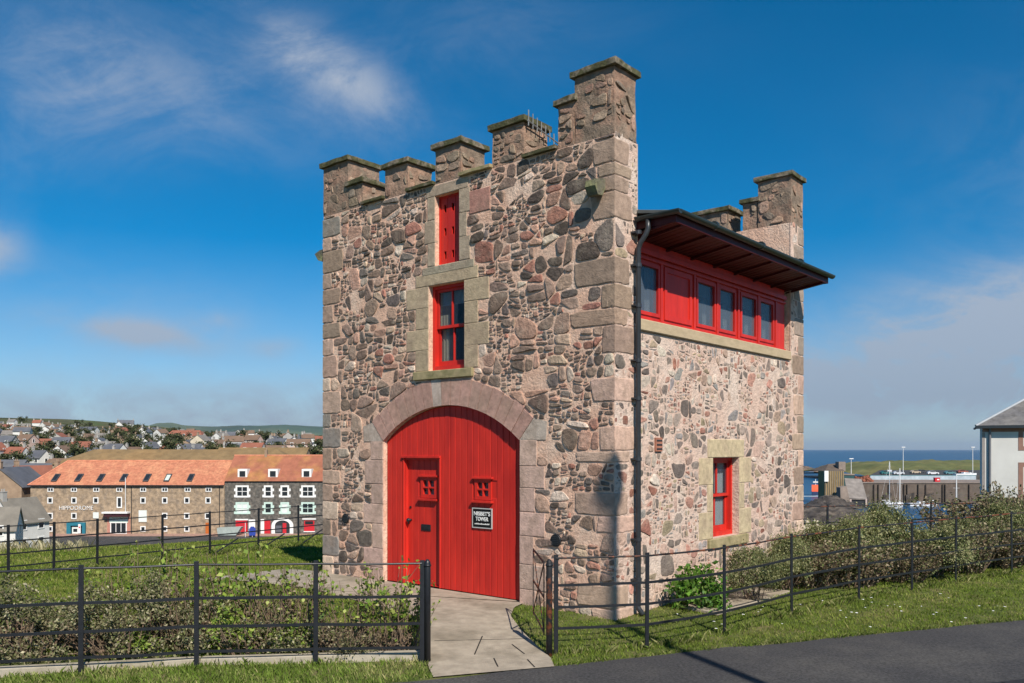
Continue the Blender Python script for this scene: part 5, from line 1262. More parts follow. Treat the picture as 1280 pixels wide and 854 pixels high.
# --- generic gabled house
def house(name, x, y, z, w_, d_, hw, hr, rz, wm_, rm_, chim=1, win=True, hip=0, porch=False):
    t_ = empty(name, (x, y, z), rz); hw2 = w_/2; hd = d_/2
    mb = MB(); mb.box(-hw2, hw2, -hd, hd, -3, hw)
    if not hip:
        for sx in (-1, 1): mb.mesh([(sx*hw2, -hd, hw), (sx*hw2, hd, hw), (sx*hw2, 0, hw+hr)], [(0, 1, 2)] if sx > 0 else [(2, 1, 0)])
    mb.build('wall', wm_, t_)
    mb = MB(); e = .35; sl_ = hr/hd; t = .14
    if hip:
        q = hip; ab = [(-hw2-e, -hd-e, hw), (hw2+e, -hd-e, hw), (hw2+e, hd+e, hw), (-hw2-e, hd+e, hw)]; ra, rb = (-hw2+q, 0, hw+hr), (hw2-q, 0, hw+hr)
        for f in ([ab[0], ab[1], rb, ra], [ab[2], ab[3], ra, rb], [ab[3], ab[0], ra], [ab[1], ab[2], rb], ab[::-1]): mb.face(f)
    else:
        for s in (-1, 1):
            o1 = [(-hw2-.2, s*(hd+e), hw-e*sl_), (hw2+.2, s*(hd+e), hw-e*sl_), (hw2+.2, 0, hw+hr), (-hw2-.2, 0, hw+hr)]
            top_ = [(a, b, c+t) for a, b, c in o1]
            mb.mesh(o1+top_, [(0, 1, 2, 3), (7, 6, 5, 4), (0, 4, 5, 1), (1, 5, 6, 2), (3, 7, 4, 0)] if s > 0 else [(3, 2, 1, 0), (4, 5, 6, 7), (1, 5, 4, 0), (2, 6, 5, 1), (0, 4, 7, 3)])
    rf_ = mb.build('roof', rm_, t_)
    for k in range(chim):
        cx_ = (-hw2+.5) if k == 0 else (hw2-.5); mb = MB(); mb.box(cx_-.4, cx_+.4, -.35, .35, hw+hr-.9, hw+hr+1.1); mb.box(cx_-.46, cx_+.46, -.41, .41, hw+hr+1.1, hw+hr+1.22)
        for q in (-.2, .2): mb.tube([(cx_+q, 0, hw+hr+1.2), (cx_+q, 0, hw+hr+1.6)], .1, 6)
        mb.build('chimney', W_[3] if wm_ is not W_[0] else W_[2], rf_)
    if win:
        fr = lambda a, b, h: (a, -hd-h, b); n_ = max(2, int(w_/3.2)); rows_ = [1.0] if hw < 4 else [1.0, 3.7]
        for zr_ in rows_:
            for i in range(n_):
                xx = -hw2+w_*(i+.5)/n_; facade_window(fr, xx-.5, xx+.5, zr_, zr_+1.35, t_, m=.1)
        for sx in (-1, 1):
            fs_ = (lambda a, b, h: (hw2+h, a, b)) if sx > 0 else (lambda a, b, h: (-hw2-h, -a, b))
            for zr_ in rows_: facade_window(fs_, -.5, .5, zr_, zr_+1.35, t_, m=.1)
    return t_
# named nearer houses on the left
def hz_(px, D, *a, zy=None, **k):
    return house('house', px2x(px, D), D, k.pop('z'), *a, **k)
o = house('roofed_range', px2x(232, 186), 186, STREET, 52, 12, py2z(580, 186)-STREET, 3.2, 0, rub_tan, pantile_brown, chim=0, win=False, hip=6); tag(o, 'long range with brown mossy tiled roof directly behind the orange-roofed warehouse', 'building')
o = house('roofed_range', px2x(330, 192), 192, STREET, 20, 11, py2z(579, 192)-STREET, 3.4, 0, rub_tan, pantile_brown, chim=0, win=False); tag(o, 'brown-tiled range behind the whinstone block, white gable house beside it', 'building')
o = house('gabled_house', px2x(37, 150), 166, STREET, 12, 7.4, 8.6, 3.6, R(82), W_[4], pantile_brown, chim=1, win=False); tag(o, 'pinkish-grey gabled house left of the orange warehouse roof', 'house')
o = house('slate_house', px2x(2, 158), 162, STREET, 12, 8, 8.8, 3.4, R(96), W_[3], far_slate, chim=1, win=True); tag(o, 'slate-roofed house cut by the left edge, tan chimney on its gable', 'house')
o = house('slate_range', px2x(45, 205), 205, STREET, 22, 9, 9.0, 3.2, R(3), W_[2], R_[0], chim=2, win=False); tag(o, 'long bluish slate roof above the pinkish gabled house', 'house')
o = house('tiled_house', px2x(58, 190), 188, STREET, 12, 9, 8.6, 3.4, R(60), W_[3], R_[1], chim=2, win=False); tag(o, 'red-tiled house with tall stack left of the brown mossy roof', 'house')
o = house('white_gabled_house', px2x(13, 126), 128, STREET, 6.5, 5.2, 5.0, 3.2, R(75), W_[0], surf('lichen_slate', (.19, .17, .14), .25, .5), chim=1, win=True); tag(o, 'white harled house with steep gable at the lower left, beside the warehouse', 'house')
o = house('white_gabled_house', px2x(-22, 118), 119, STREET, 8, 5.5, 4.6, 2.8, R(20), W_[0], MATS['lichen_slate'], chim=1, win=True); tag(o, 'white house cut by the left edge of the photo with brown-grey slates', 'house')
# hillside town
LM = [(-40, 'beyond the left edge'), (10, 'at the left edge'), (45, 'above the bluish slate roof'), (80, 'above the orange roof\'s left end'), (112, 'above the HIPPODROME lettering'), (140, 'above the flagpole'), (157, 'under the white ridge-top house'), (185, 'left of the red terrace'), (232, 'beside the red terrace'), (270, 'above the orange roof\'s right end'), (300, 'above the left dormer'), (340, 'above the middle dormer'), (380, 'above the right dormer'), (420, 'by the tower wall')]
labels_used = {}
G_T = 'houses of the hillside town'
def town_label(wi, ri, px, D, gable, tall):
    row = 'nearest' if D < 290 else 'near' if D < 345 else 'middle' if D < 430 else 'far' if D < 560 else 'farthest'
    place = min(LM, key=lambda q: abs(q[0]-px))[1]
    shape = 'gable-end' if gable else 'broadside'
    return f"{row} {'two-storey ' if tall else ''}{shape} {Wn[wi]} house, {Rn[ri]} roof, {place}"
rows = [(238, 26), (268, 27), (300, 27), (338, 25), (385, 23), (440, 21), (505, 18), (590, 16), (700, 15)]
rl = random.Random(11)
for D, step in rows:
    px = -12+rl.uniform(0, step)
    while px < 402:
        Dj = D*(1+rl.uniform(-.035, .035)); x = px2x(px, Dj); z = gz(x, Dj)
        sy = 562-(z-2.23)/Dj*F
        if rl.random() < .84 and not (205 < px < 262 and 440 <= D <= 600):
            wi = rl.choices(range(5), [56, 15, 13, 9, 7])[0]; ri = rl.choices(range(4), [34, 12, 32, 22])[0]
            gable = rl.random() < .45; tall = rl.random() < .3
            rz = (math.pi/2 if gable else 0)+rl.uniform(-.4, .4)
            for attempt in range(8):
                lb = town_label(wi, ri, px, Dj, gable, tall)
                if lb not in labels_used: break
                wi = rl.choices(range(5), [40, 20, 15, 10, 10])[0]; ri = rl.randrange(4); tall = not tall
            labels_used[lb] = 1
            o = house('town_house', x, Dj, z, rl.uniform(6, 10), rl.uniform(5, 6.5), 4.6 if tall else rl.uniform(2.5, 3.1), rl.uniform(1.8, 2.6), rz, W_[wi], R_[ri], chim=rl.choice((0, 1, 1, 2)), win=(D < 345), hip=0)
            tag(o, lb, 'house', G_T)
        px += step*rl.uniform(.75, 1.35)*(1.0 if D < 400 else .9)
# red terrace, ridge house, white house left of the tower
x = px2x(233, 470); o = house('red_roofed_terrace', x, 470, gz(x, 470)+.5, 19, 9, 4.0, 3.2, R(4), W_[3], R_[1], chim=0, win=True, hip=2); tag(o, 'long terrace with rust-red hipped roof in the middle of the hillside town', 'building')
x = px2x(157, 900); gzz_ = gz(x, 900)
o = house('ridge_house', x, 900, py2z(537, 900), 16, 9, 6, 4, R(20), W_[0], R_[0], chim=2, win=True); tag(o, 'big white house standing highest, on the ridge skyline', 'house')
o = house('ridge_house', px2x(150, 895), 895, py2z(538, 895), 8, 9, 5, 4, R(100), W_[0], R_[3], chim=1, win=True); tag(o, 'white gabled wing at the left of the ridge-top house', 'house')
x = px2x(392, 250); o = house('white_gabled_house', x, 250, STREET+3, 7, 6, 5.0, 3.4, R(85), W_[0], R_[0], chim=1, win=True); tag(o, 'small white gabled house just left of the tower wall above the tiled roof', 'house')
# trees among the houses
tree_l = surf('far_tree_leaf', None, .3, 1, attr=True, rough=.8, trans=.15)
def far_tree(h, cr, seed):
    t_ = empty('tree', (0, 0, 0)); mb = MB(); mb.tube([(0, 0, -.5), (.1, 0, h*.4), (0, .1, h*.8)], [.3, .2, .08], 6)
    for k in range(5): a = k*1.3; mb.tube([(0, 0, h*(.3+.08*k)), (math.cos(a)*cr*.6, math.sin(a)*cr*.6, h*(.55+.07*k))], [.12, .04], 5)
    mb.build('trunk', bark, t_)
    n = 900; k = 16; C = np.stack([rng.normal(0, cr*.5, k), rng.normal(0, cr*.5, k), rng.uniform(h*.35, h*.9, k)], -1); idx = rng.integers(0, k, n)
    P = C[idx]+rng.normal(size=(n, 3))*cr*.22; P[:, 2] = np.clip(P[:, 2], .4, h*1.05)
    u = rng.normal(size=(n, 3)); u /= np.linalg.norm(u, axis=1)[:, None]; a = np.cross(u, rng.normal(size=(n, 3))); a /= np.linalg.norm(a, axis=1)[:, None]; b = np.cross(u, a); s = .35*rng.uniform(.6, 1.4, n)[:, None]
    V = np.stack([P-a*s, P+b*s*.7, P+a*s, P-b*s*.7], 1); cc = np.array([(.045, .06, .02), (.065, .08, .03), (.09, .085, .04)])[rng.integers(0, 3, n)]*rng.uniform(.7, 1.3, n)[:, None]
    np_mesh('crown', V.reshape(-1, 3), np.arange(4*n).reshape(n, 4), tree_l, parent=t_, cols=cc); return t_
tp = [far_tree(7, 2.6, 1), far_tree(5, 3.2, 2)]
first = [True, True]; i = 0; tl_used = set()
for D, step in ((228, 30), (284, 38), (320, 34), (362, 30), (412, 26), (470, 24), (545, 20), (640, 18), (780, 16)):
    px = -10+rl.uniform(0, step)
    while px < 402:
        k = rl.randrange(2); Dj = D*(1+rl.uniform(-.02, .02)); x = px2x(px, Dj)
        place = min(LM, key=lambda q: abs(q[0]-px))[1]; row = 'nearest' if D < 240 else 'near' if D < 300 else 'fairly near' if D < 340 else 'middle-distance' if D < 400 else 'farther' if D < 440 else 'distant' if D < 500 else 'far' if D < 600 else 'very far' if D < 700 else 'farthest'
        lb = f"{'tall' if k == 0 else 'broad low'} dark {row} tree in the town, {place}"
        if lb not in tl_used:
            tl_used.add(lb); o = tp[k] if first[k] else copy_tree(tp[k]); first[k] = False
            o.location = (x, Dj, gz(x, Dj)-.2); s = rl.uniform(.8, 1.3); o.scale = (s, s, s*rl.uniform(.8, 1.1)); tag(o, lb, 'tree', 'trees among the town houses')
        px += step*rl.uniform(.6, 1.4)
# dark wood on the far rise
n = 5000; D_w = 760; P = np.stack([px2x(rng.uniform(285, 352, n), D_w), rng.uniform(D_w-15, D_w+25, n), np.zeros(n)], -1)
prof_w = np.interp((P[:, 0]/D_w*F+640), [285, 292, 300, 318, 335, 346, 352], [549, 544, 541, 541.5, 543, 545, 549]); zt_ = 2.23+(562-prof_w)*D_w/F; zb_ = 2.23+(562-551)*D_w/F
P[:, 2] = zb_+(zt_-zb_)*rng.random(n)**.6; u = rng.normal(size=(n, 3)); a = u/np.linalg.norm(u, axis=1)[:, None]; b = np.cross(a, rng.normal(size=(n, 3))); b /= np.linalg.norm(b, axis=1)[:, None]
V = np.stack([P-a*1.3, P+b, P+a*1.3, P-b], 1); cc = np.array([(.03, .042, .02), (.045, .055, .025)])[rng.integers(0, 2, n)]
o = np_mesh('wood', V.reshape(-1, 3), np.arange(4*n).reshape(n, 4), tree_l, cols=cc); tag(o, 'dark far-off wood on the rise beyond the town', 'wood', kind='stuff')

# ============================================================ HARBOUR, RIGHT
rockm = surf('shore_rock', (.16, .115, .085), .45, .8, .25, .6, c2=(.07, .06, .05), c2scale=.3, c2amt=.9)
rockd = surf('dark_rubble_shore', (.06, .05, .043), .6, .5, .7, .45, c2=(.16, .13, .10), c2scale=.35, c2amt=.8)
quay = surf('quay_stone', (.12, .09, .07), .3, .5, .08, 1.5, c2=(.11, .09, .07), c2scale=.2, c2amt=.9)
quaytop = surf('quay_paving', (.24, .19, .155), .25, .5, c2=(.17, .14, .12), c2scale=.15)
from mathutils import noise as mn
def rocky(name, pts, D, zt, depth, mat, seed=0, kind='structure', zb=SEA-1):
    """a lumpy outcrop: profile of (px, py) tops at distance D, with real depth"""
    a = np.array(pts, float); xs_ = np.linspace(a[0, 0], a[-1, 0], 70); ys_ = np.interp(xs_, a[:, 0], a[:, 1]); V = []; M = 14
    for j in range(M):
        t = j/(M-1); k = math.sin(math.pi*(.08+.84*t))**.7
        for px, py in zip(xs_, ys_):
            x = px2x(px, D); zt_ = py2z(py, D); y = D+(t-.3)*depth; nz_ = mn.noise(Vector((x*.12, y*.12, seed)))*2.2+mn.noise(Vector((x*.5, y*.5, seed)))*.8
            V.append((x*(y/D)**.0, y, zb+(max(zt_-zb, 0))*k+((nz_*.22*(zt_-zb)/4+mn.noise(Vector((x*1.1, y*1.1, seed)))*.7) if 0 < j < M-1 else 0)))
    Q = [(j*70+i, j*70+i+1, (j+1)*70+i+1, (j+1)*70+i) for j in range(M-1) for i in range(69)]
    return tag(np_mesh(name, np.array(V), np.array(Q), mat), kind=kind)
o = rocky('sea_rock', [(985, 600), (994, 584), (1003, 582), (1012, 583), (1020, 586), (1029, 585), (1031, 592)], 640, 0, 30, rockm, 1, None); tag(o, 'low brown sea rock touching the right side of the tower', 'rock')
o = rocky('sea_rock', [(1030, 592), (1034, 584), (1042, 581), (1052, 583), (1062, 581), (1072, 582), (1084, 586), (1100, 590)], 700, 0, 45, rockm, 2, None); tag(o, 'long reef of rock left of the grassy headland', 'rock')
headm = surf('headland_grass', (.11, .12, .04), .3, .15, .3, .5, c2=(.20, .17, .06), c2scale=.03, c2amt=.9)
rocky('headland', [(1066, 590), (1085, 586), (1100, 581), (1120, 579), (1150, 577.5), (1200, 577.3), (1240, 577), (1300, 576), (1420, 574)], 470, 0, 160, headm, 3)
# car park level behind the quay
mb = MB(); x0_, x1_ = px2x(1086, 330), px2x(1420, 330); mb.prism([(px2x(1087, 322), 322), (x1_, 322), (x1_*1.3, 405), (px2x(1100, 405), 405)], lambda a, b, h: (a, b, h), SEA-2, -7.6); tag(mb.build('car_park', asphalt), kind='structure')
mb = MB(); mb.prism([(px2x(1062, 284), 284), (px2x(1420, 300), 284), (px2x(1420, 300), 322), (px2x(1075, 322), 322)], lambda a, b, h: (a, b, h), SEA-2, -9.2); tag(mb.build('quay', quaytop), kind='structure')
# quay wall with timber fenders
qw = empty('quay_wall', (px2x(1140, 282), 282, SEA), 0, label='long brown harbour quay wall with dark timber fenders and ladders, above the moored boats', cat='wall')
qx = px2x(1140, 282); mb = MB(); mb.box(px2x(1062, 282)-qx, px2x(1420, 282)-qx, 0, 3, -2, -9.0-SEA); mb.build('wall', quay, qw)
mb = MB(); mb.box(px2x(1062, 282)-qx, px2x(1420, 282)-qx, -.25, 3.1, -9.0-SEA, -8.75-SEA); mb.build('coping', quaytop, qw)
for px in np.cumsum(np.r_[1070, np.array([7, 16, 5, 12, 19, 6, 14, 9, 18, 7, 13, 17])]):
    x = px2x(px, 282)-qx+random.uniform(-.6, .6); mb = MB(); mb.box(x-.16, x+.16, -.45, 0, -.5, 6.1); mb.build('fender', surf('wet_timber', (.045, .035, .028), .3, 1), qw)
for i, px in enumerate((1080, 1108, 1136, 1160)):
    x = px2x(px, 282)-qx; mb = MB(); mb.mesh([(x-1.2, -.6, 0), (x+1.6, -.6, 0), (x+1.6, -.6, 3.4), (x-1.2, -.6, 2.6), (x-1.2, 0, 0), (x+1.6, 0, 0), (x+1.6, 0, 3.4), (x-1.2, 0, 2.6)], [(0, 1, 2, 3), (3, 2, 6, 7), (0, 3, 7, 4), (1, 5, 6, 2)]); mb.build('recess_hood', rockd, qw)
# light-blue railed parapet and pale retaining strip
par = empty('parapet_wall', (px2x(1160, 322), 321.6, -9.2), 0, label='pale blue-grey parapet along the far edge of the harbour quay', cat='wall')
pxo = px2x(1160, 322); mb = MB(); mb.box(px2x(1087, 322)-pxo, px2x(1219, 322)-pxo, -.3, .1, 0, 1.45); mb.build('wall', surf('pale_blue_concrete', (.36, .42, .46), .2, .6), par)
mb = MB(); mb.box(px2x(1087, 322)-pxo, px2x(1219, 322)-pxo, -.34, .14, 1.45, 1.65); mb.build('coping', surf('teal_rail_paint', (.12, .24, .26), .1, 1), par)
# red box on the quay
o = empty('red_hut', (px2x(1171, 300), 300, -9.2), 0, label='small red box-shaped hut with white sign on the quay', cat='hut'); mb = MB(); mb.box(-.9, .9, -.6, .6, 0, 1.4); mb.build('body', redsh, o, bevel=.03); mb = MB(); mb.box(-.2, .6, -.64, -.6, .6, 1.0); mb.build('panel', winwhite, o); mb = MB(); mb.box(-1, 1, -.7, .7, 1.4, 1.5); mb.build('lid', redsh, o)
# breakwater shore on the left
rocky('rocky_shore', [(985, 664), (1003, 642), (1012, 634), (1024, 627), (1036, 621), (1050, 621), (1062, 626), (1080, 634), (1100, 644)], 258, 0, 16, rockd, 5)
rocky('rocky_shore', [(975, 656), (1003, 643), (1012, 638), (1030, 633), (1050, 631), (1075, 638), (1110, 650)], 190, 0, 24, rockd, 8, zb=-16)
# pier head with timber cladding
pier = empty('pier_head', (px2x(1050, 276), 276, SEA), 0, label='ochre timber-clad pier head with sloping top beside the channel', cat='pier')
pO = px2x(1050, 276); och = surf('ochre_timber', (.27, .19, .085), .35, .6, stretch=(3, 3, .4)); mb = MB(); mb.box(px2x(1031, 276)-pO, px2x(1055, 276)-pO, 0, 6, 0, py2z(589, 276)-SEA); mb.build('wall', och, pier)
for k in range(9): x = px2x(1032+k*2.7, 276)-pO; mb = MB(); mb.box(x-.12, x+.12, -.2, 0, 0, py2z(588.5, 276)-SEA); mb.build('fender', surf('grey_timber', (.2, .17, .13), .3, 1), pier)
mb = MB(); x0_, x1_ = px2x(1031, 276)-pO, px2x(1060, 276)-pO; zb = py2z(589, 276)-SEA
mb.mesh([(x0_, 0, zb), (x1_-1, 0, zb), (x1_-1, 14, zb), (x0_, 14, zb), (x0_+4.2, 8, zb+2.2), (x1_-1, 8, zb+2.4)], [(0, 1, 5, 4), (2, 3, 4, 5), (3, 0, 4), (1, 2, 5)]); mb.build('sloping_top', quay, pier)
mb = MB(); mb.box(x1_-2.2, x1_, 2, 5, zb, zb+3.0); mb.build('stone_block', quaytop, pier)
mb = MB(); mb.box(x0_-.3, x0_+1.0, -.6, -.2, zb-3.4, zb+.1); mb.build('marker_board', winwhite, pier)
# harbour shed
shd = empty('harbour_shed', (px2x(1077, 262), 262, -11.5), 0, label='grey-roofed open harbour shed with dark doorway and pale post', cat='shed')
hO = px2x(1077, 262); q = lambda px, py, dy=0: (px2x(px, 262)-hO, dy, py2z(py, 262)+11.5)
mb = MB(); mb.face([q(1060, 623), q(1084, 624), q(1092, 600, 9), q(1070, 599, 9)]); mb.face([q(1060, 624.2), q(1070, 600.2, 9), q(1092, 601.2, 9), q(1084, 625.2)]); mb.build('roof', surf('weathered_shed_roof', (.21, .185, .165), .3, .6), shd)
mb = MB(); mb.plate([(px2x(1058, 262)-hO, -4), (px2x(1086, 262)-hO, -4), (px2x(1086, 262)-hO, q(0, 625)[2]), (px2x(1058, 262)-hO, q(0, 624)[2])], [], lambda a, b, h: (a, h, b), .4, 8); mb.build('wall', dark, shd)
for px in (1063.5, 1083): mb = MB(); x = px2x(px, 262)-hO; mb.box(x-.25, x+.25, 0, .4, -4, q(0, 624)[2]); mb.build('post', surf('pinkish_post', (.42, .33, .29), .1, 1), shd)
mb = MB(); x = px2x(1056, 262)-hO; mb.mesh([(x-1.2, 0, -4), (x+2.0, 0, -4), (x+.6, 0, 2.4), (x-1.4, 0, 2.0), (x-1.2, 3, -4), (x+2, 3, -4), (x+.6, 3, 2.4), (x-1.4, 3, 2.0)], [(0, 1, 2, 3), (3, 2, 6, 7), (1, 5, 6, 2), (0, 3, 7, 4)]); mb.build('buttress', quaytop, shd)
# teal net store
o = empty('net_store', (px2x(1061, 290), 290, -11.5), 0, label='small teal-green doored net store left of the grey shed roof', cat='shed'); mb = MB(); mb.box(-1.9, 1.9, 0, 3, 0, 5.0); mb.build('wall', surf('dark_teal_boards', (.025, .075, .08), .2, 1), o); mb = MB(); mb.plate([(-2.1, 4.95), (2.1, 4.95), (1.8, 5.4), (-1.8, 5.4)], [], lambda a, b, h: (a, h, b), -.2, 3.2); mb.build('roof', quaytop, o)
o = empty('stacked_nets', (px2x(1079, 300), 300, -9.2), 0, label='heap of rust-red nets and creels on the quay by the shed', cat='nets'); mb = MB()
for k in range(14): mb.tube([(random.uniform(-3.5, 3.5), random.uniform(-1, 1), 0), (random.uniform(-3.5, 3.5), random.uniform(-1, 1), random.uniform(.8, 2.2))], [.9, .4], 6)
mb.build('net_heap', surf('rust_red_nets', (.20, .07, .04), .5, 2), o)
# white battlemented garden wall low down
bw = empty('garden_wall', (px2x(1012, 60), 60, py2z(665, 60)), 0, label='cream battlemented garden wall low beside the tower, right of its far corner', cat='wall'); mb = MB(); mb.box(-2.2, .9, 0, .4, -2, .45); mb.build('wall', W_[1], bw)
for k in range(5): mb = MB(); mb.box(-2.0+k*.58, -1.68+k*.58, 0, .4, .45, .8); mb.build('merlon', W_[1], bw)
# lamp columns
for px, D, lb in ((1129, 340, 'tall white mast lamp left, on the harbour car park'), (1216, 340, 'tall white mast lamp next to the white house'), (1064, 300, 'short white post with a box lantern above the pier')):
    h_ = (py2z(559.5, D)+7.6) if px > 1070 else 8.0
    o = empty('mast_lamp', (px2x(px, D), D, -7.65 if px > 1070 else -9.2), 0, label=lb, cat='lamp'); mb = MB(); mb.tube([(0, 0, 0), (0, 0, h_)], [.15, .09], 8); mb.build('column', winwhite, o); mb = MB(); mb.box(-.75, .75, -.3, .3, h_, h_+.3); mb.build('lamp_head', winwhite, o, bevel=.05)
# cars
def car(colr, nm):
    t_ = empty('parked_car', (0, 0, 0)); mb = MB()
    side_ = [(-2.05, .3), (2.05, .3), (2.1, .75), (1.95, .9), (1.0, 1.0), (.45, 1.42), (-1.1, 1.45), (-1.75, 1.0), (-2.1, .9)]
    mb.plate(side_, [], lambda a, b, h: (a, h, b), -.82, .82); mb.build('body', surf(nm, colr, .03, 1, rough=.3, spec=.6), t_, bevel=.08, seg=2, recalc=True)
    mb = MB(); mb.plate([(-1.5, 1.0), (.85, 1.0), (.4, 1.36), (-1.1, 1.38)], [], lambda a, b, h: (a, h, b), -.83, .83); mb.build('side_glass', gl_far, t_, recalc=True)
    for xw in (-1.3, 1.3):
        for yw in (-.8, .8): mb = MB(); mb.tube([(xw, yw-.1, .32), (xw, yw+.1, .32)], .32, 12); mb.build('wheel', gl_far, t_)
    return t_
cars = [(1107, 333, .1, (.03, .13, .13), 'teal_car_paint', 'dark teal car nearest the yacht mast in the harbour car park'), (1123, 330, 0, (.55, .57, .6), 'silver_car_paint', 'silver car beside the left mast lamp'), (1144, 345, .2, (.45, .36, .26), 'tan_car_paint', 'tan camper-like car in the middle of the car park'),
        (1166, 331, -.1, (.68, .68, .68), 'white_car_paint', 'white car just left of the red quay hut'), (1187, 334, .1, (.10, .22, .24), 'green_car_paint', 'green-blue estate car right of the white car'), (1112, 350, 1.2, (.5, .5, .52), 'grey_car_paint', 'pale grey car turned away behind the teal one'), (1153, 352, .3, (.06, .06, .07), 'black_car_paint', 'black car between the tan and white cars'), (1203, 352, .0, (.3, .09, .06), 'maroon_car_paint', 'maroon car behind the white upturned boat')]
for px, D, rz, c, nm, lb in cars:
    o = car(c, nm); o.location = (px2x(px, D), D, -7.6); o.rotation_euler = (0, 0, rz); tag(o, lb, 'car', 'cars parked by the harbour')
# boats
def hull(name, L, B, H, mat, parent, sheer=.25):
    V = []; n = 11; m_ = 7
    for i in range(n):
        t = i/(n-1); b = B/2*(math.sin(math.pi*min(1, .28+.72*(1-t))))**.8*(1 if t < .96 else .25); b = B/2*max(.03, (1-t**2.6))*(.82+.18*math.sin(t*2.5)); zt_ = H*(1+sheer*t*t)
        for j in range(m_): a = -math.pi/2+math.pi*j/(m_-1); V.append((-L/2+L*t, b*math.sin(a), zt_-(zt_+.3)*abs(math.cos(a))**.6))
    Q = [(i*m_+j, (i+1)*m_+j, (i+1)*m_+j+1, i*m_+j+1) for i in range(n-1) for j in range(m_-1)]
    me = bpy.data.meshes.new(name); fs = Q+[tuple(range(m_))]+[(i*m_, (i+1)*m_, (i+1)*m_+m_-1, i*m_+m_-1) for i in range(n-1)]
    me.from_pydata(V, [], fs); me.materials.append(mat); o = bpy.data.objects.new(name, me); col.objects.link(o); o.parent = parent; return o
gel = surf('white_gelcoat', (.74, .75, .76), .05, 1, rough=.35)
def yacht(px, D, L, rz, mast, lb, mat=gel):
    t_ = empty('sailing_yacht' if mast else 'motor_boat', (px2x(px, D), D, SEA), rz, label=lb, cat='boat', group='boats moored in the harbour'); hull('hull', L, L*.3, 1.0, mat, t_)
    mb = MB(); mb.plate([(-L*.15, .95), (L*.28, 1.05), (L*.2, 1.5), (-L*.12, 1.65)], [], lambda a, b, h: (a, h, b), -L*.09, L*.09); mb.build('cabin', gel, t_, bevel=.08, recalc=True)
    mb = MB(); mb.box(-L*.08, L*.15, -L*.093, L*.093, 1.2, 1.38); mb.build('cabin_window', gl_far, t_)
    if mast:
        mb = MB(); mb.tube([(L*.1, 0, .9), (L*.1, 0, mast)], .13, 6); mb.build('mast', winwhite, t_); mb = MB(); mb.tube([(L*.1, 0, 2.0), (-L*.36, 0, 2.1)], .09, 6); mb.build('boom', winwhite, t_)
        mb = MB(); mb.tube([(L*.1, -.9, mast*.62), (L*.1, .9, mast*.62)], .035, 5); mb.build('spreader', winwhite, t_)
        mb = MB(); mb.tube([(L*.1, 0, mast-.1), (L*.49, 0, 1.2)], .02, 4); mb.tube([(L*.1, 0, mast-.1), (-L*.49, 0, 1.1)], .02, 4); mb.build('stays', winwhite, t_)
    return t_
yacht(1110, 262, 7.5, .5, 14.0, 'white yacht with the tallest mast, left of the moored boats')
yacht(1124, 258, 8, .9, 12.0, 'white yacht with a slightly shorter mast beside the tallest one')
yacht(1152, 264, 8.5, .1, 0, 'white cabin boat with pointed bow under the quay wall')
yacht(1196, 250, 7, 1.2, 10.2, 'blue-grey yacht half hidden by the brown reeds, mast by the red hut', surf('blue_grey_hull', (.25, .30, .38), .1, 1))
yacht(1166, 270, 5, 1.4, 0, 'small white open-decked boat right of the cabin boat')
o = yacht(1207, 326, 9, .1, 0, 'white boat laid up on the quay beside the white house'); o.location.z = -8.1
# orange lifeboat with wake
lb_ = empty('pilot_boat', (px2x(1019.5, 330), 330, SEA), R(70), label='orange and white boat heading out of the channel, foam behind it', cat='boat'); hull('hull', 8.5, 3.4, 1.4, surf('dark_blue_hull', (.03, .05, .12), .1, 1), lb_)
org = surf('orange_paint', (.75, .12, .05), .1, 1)
mb = MB(); mb.plate([(-2.4, 1.3), (2.0, 1.4), (1.4, 3.2), (.6, 4.0), (-1.2, 3.9), (-2.2, 2.2)], [], lambda a, b, h: (a, h, b), -1.4, 1.4); mb.build('wheelhouse', org, lb_, bevel=.1, recalc=True)
mb = MB(); mb.box(-.6, 1.15, -1.43, 1.43, 2.5, 3.2); mb.build('wheelhouse_window', gl_far, lb_); mb = MB(); mb.tube([(0, 0, 3.9), (0, 0, 6.2)], .12, 6); mb.box(-.4, .4, -.9, .9, 4.8, 5.3); mb.build('mast', winwhite, lb_)
foam = surf('sea_foam', (.42, .50, .55), .4, .35, c2=(.10, .22, .32), c2scale=.12, c2amt=.95)
mb = MB()
for k in range(3): 
    z_ = SEA+.03+.004*k; cx_ = px2x(1019.5, 330)
    pts = [((cx_-1.6+k*.3)+random.uniform(-.4, .4)-i*.9, 326-i*(6+2*k)) for i in range(8)]; pts2 = [((cx_+1.8-k*.3)+random.uniform(-.4, .4)-i*(.2-.5*k), 326-i*(6+2*k)) for i in range(8)]
    if k == 0:
        for i in range(7): mb.face([(*pts[i], z_), (*pts2[i], z_), (*pts2[i+1], z_), (*pts[i+1], z_)])
mb.face([(cx_-9, 318, SEA+.06), (cx_+4, 318, SEA+.06), (cx_+3.5, 323, SEA+.06), (cx_-8, 324, SEA+.06)])
tag(mb.build('wake', foam), 'white foam trailing behind the orange boat', 'wake', kind='stuff')
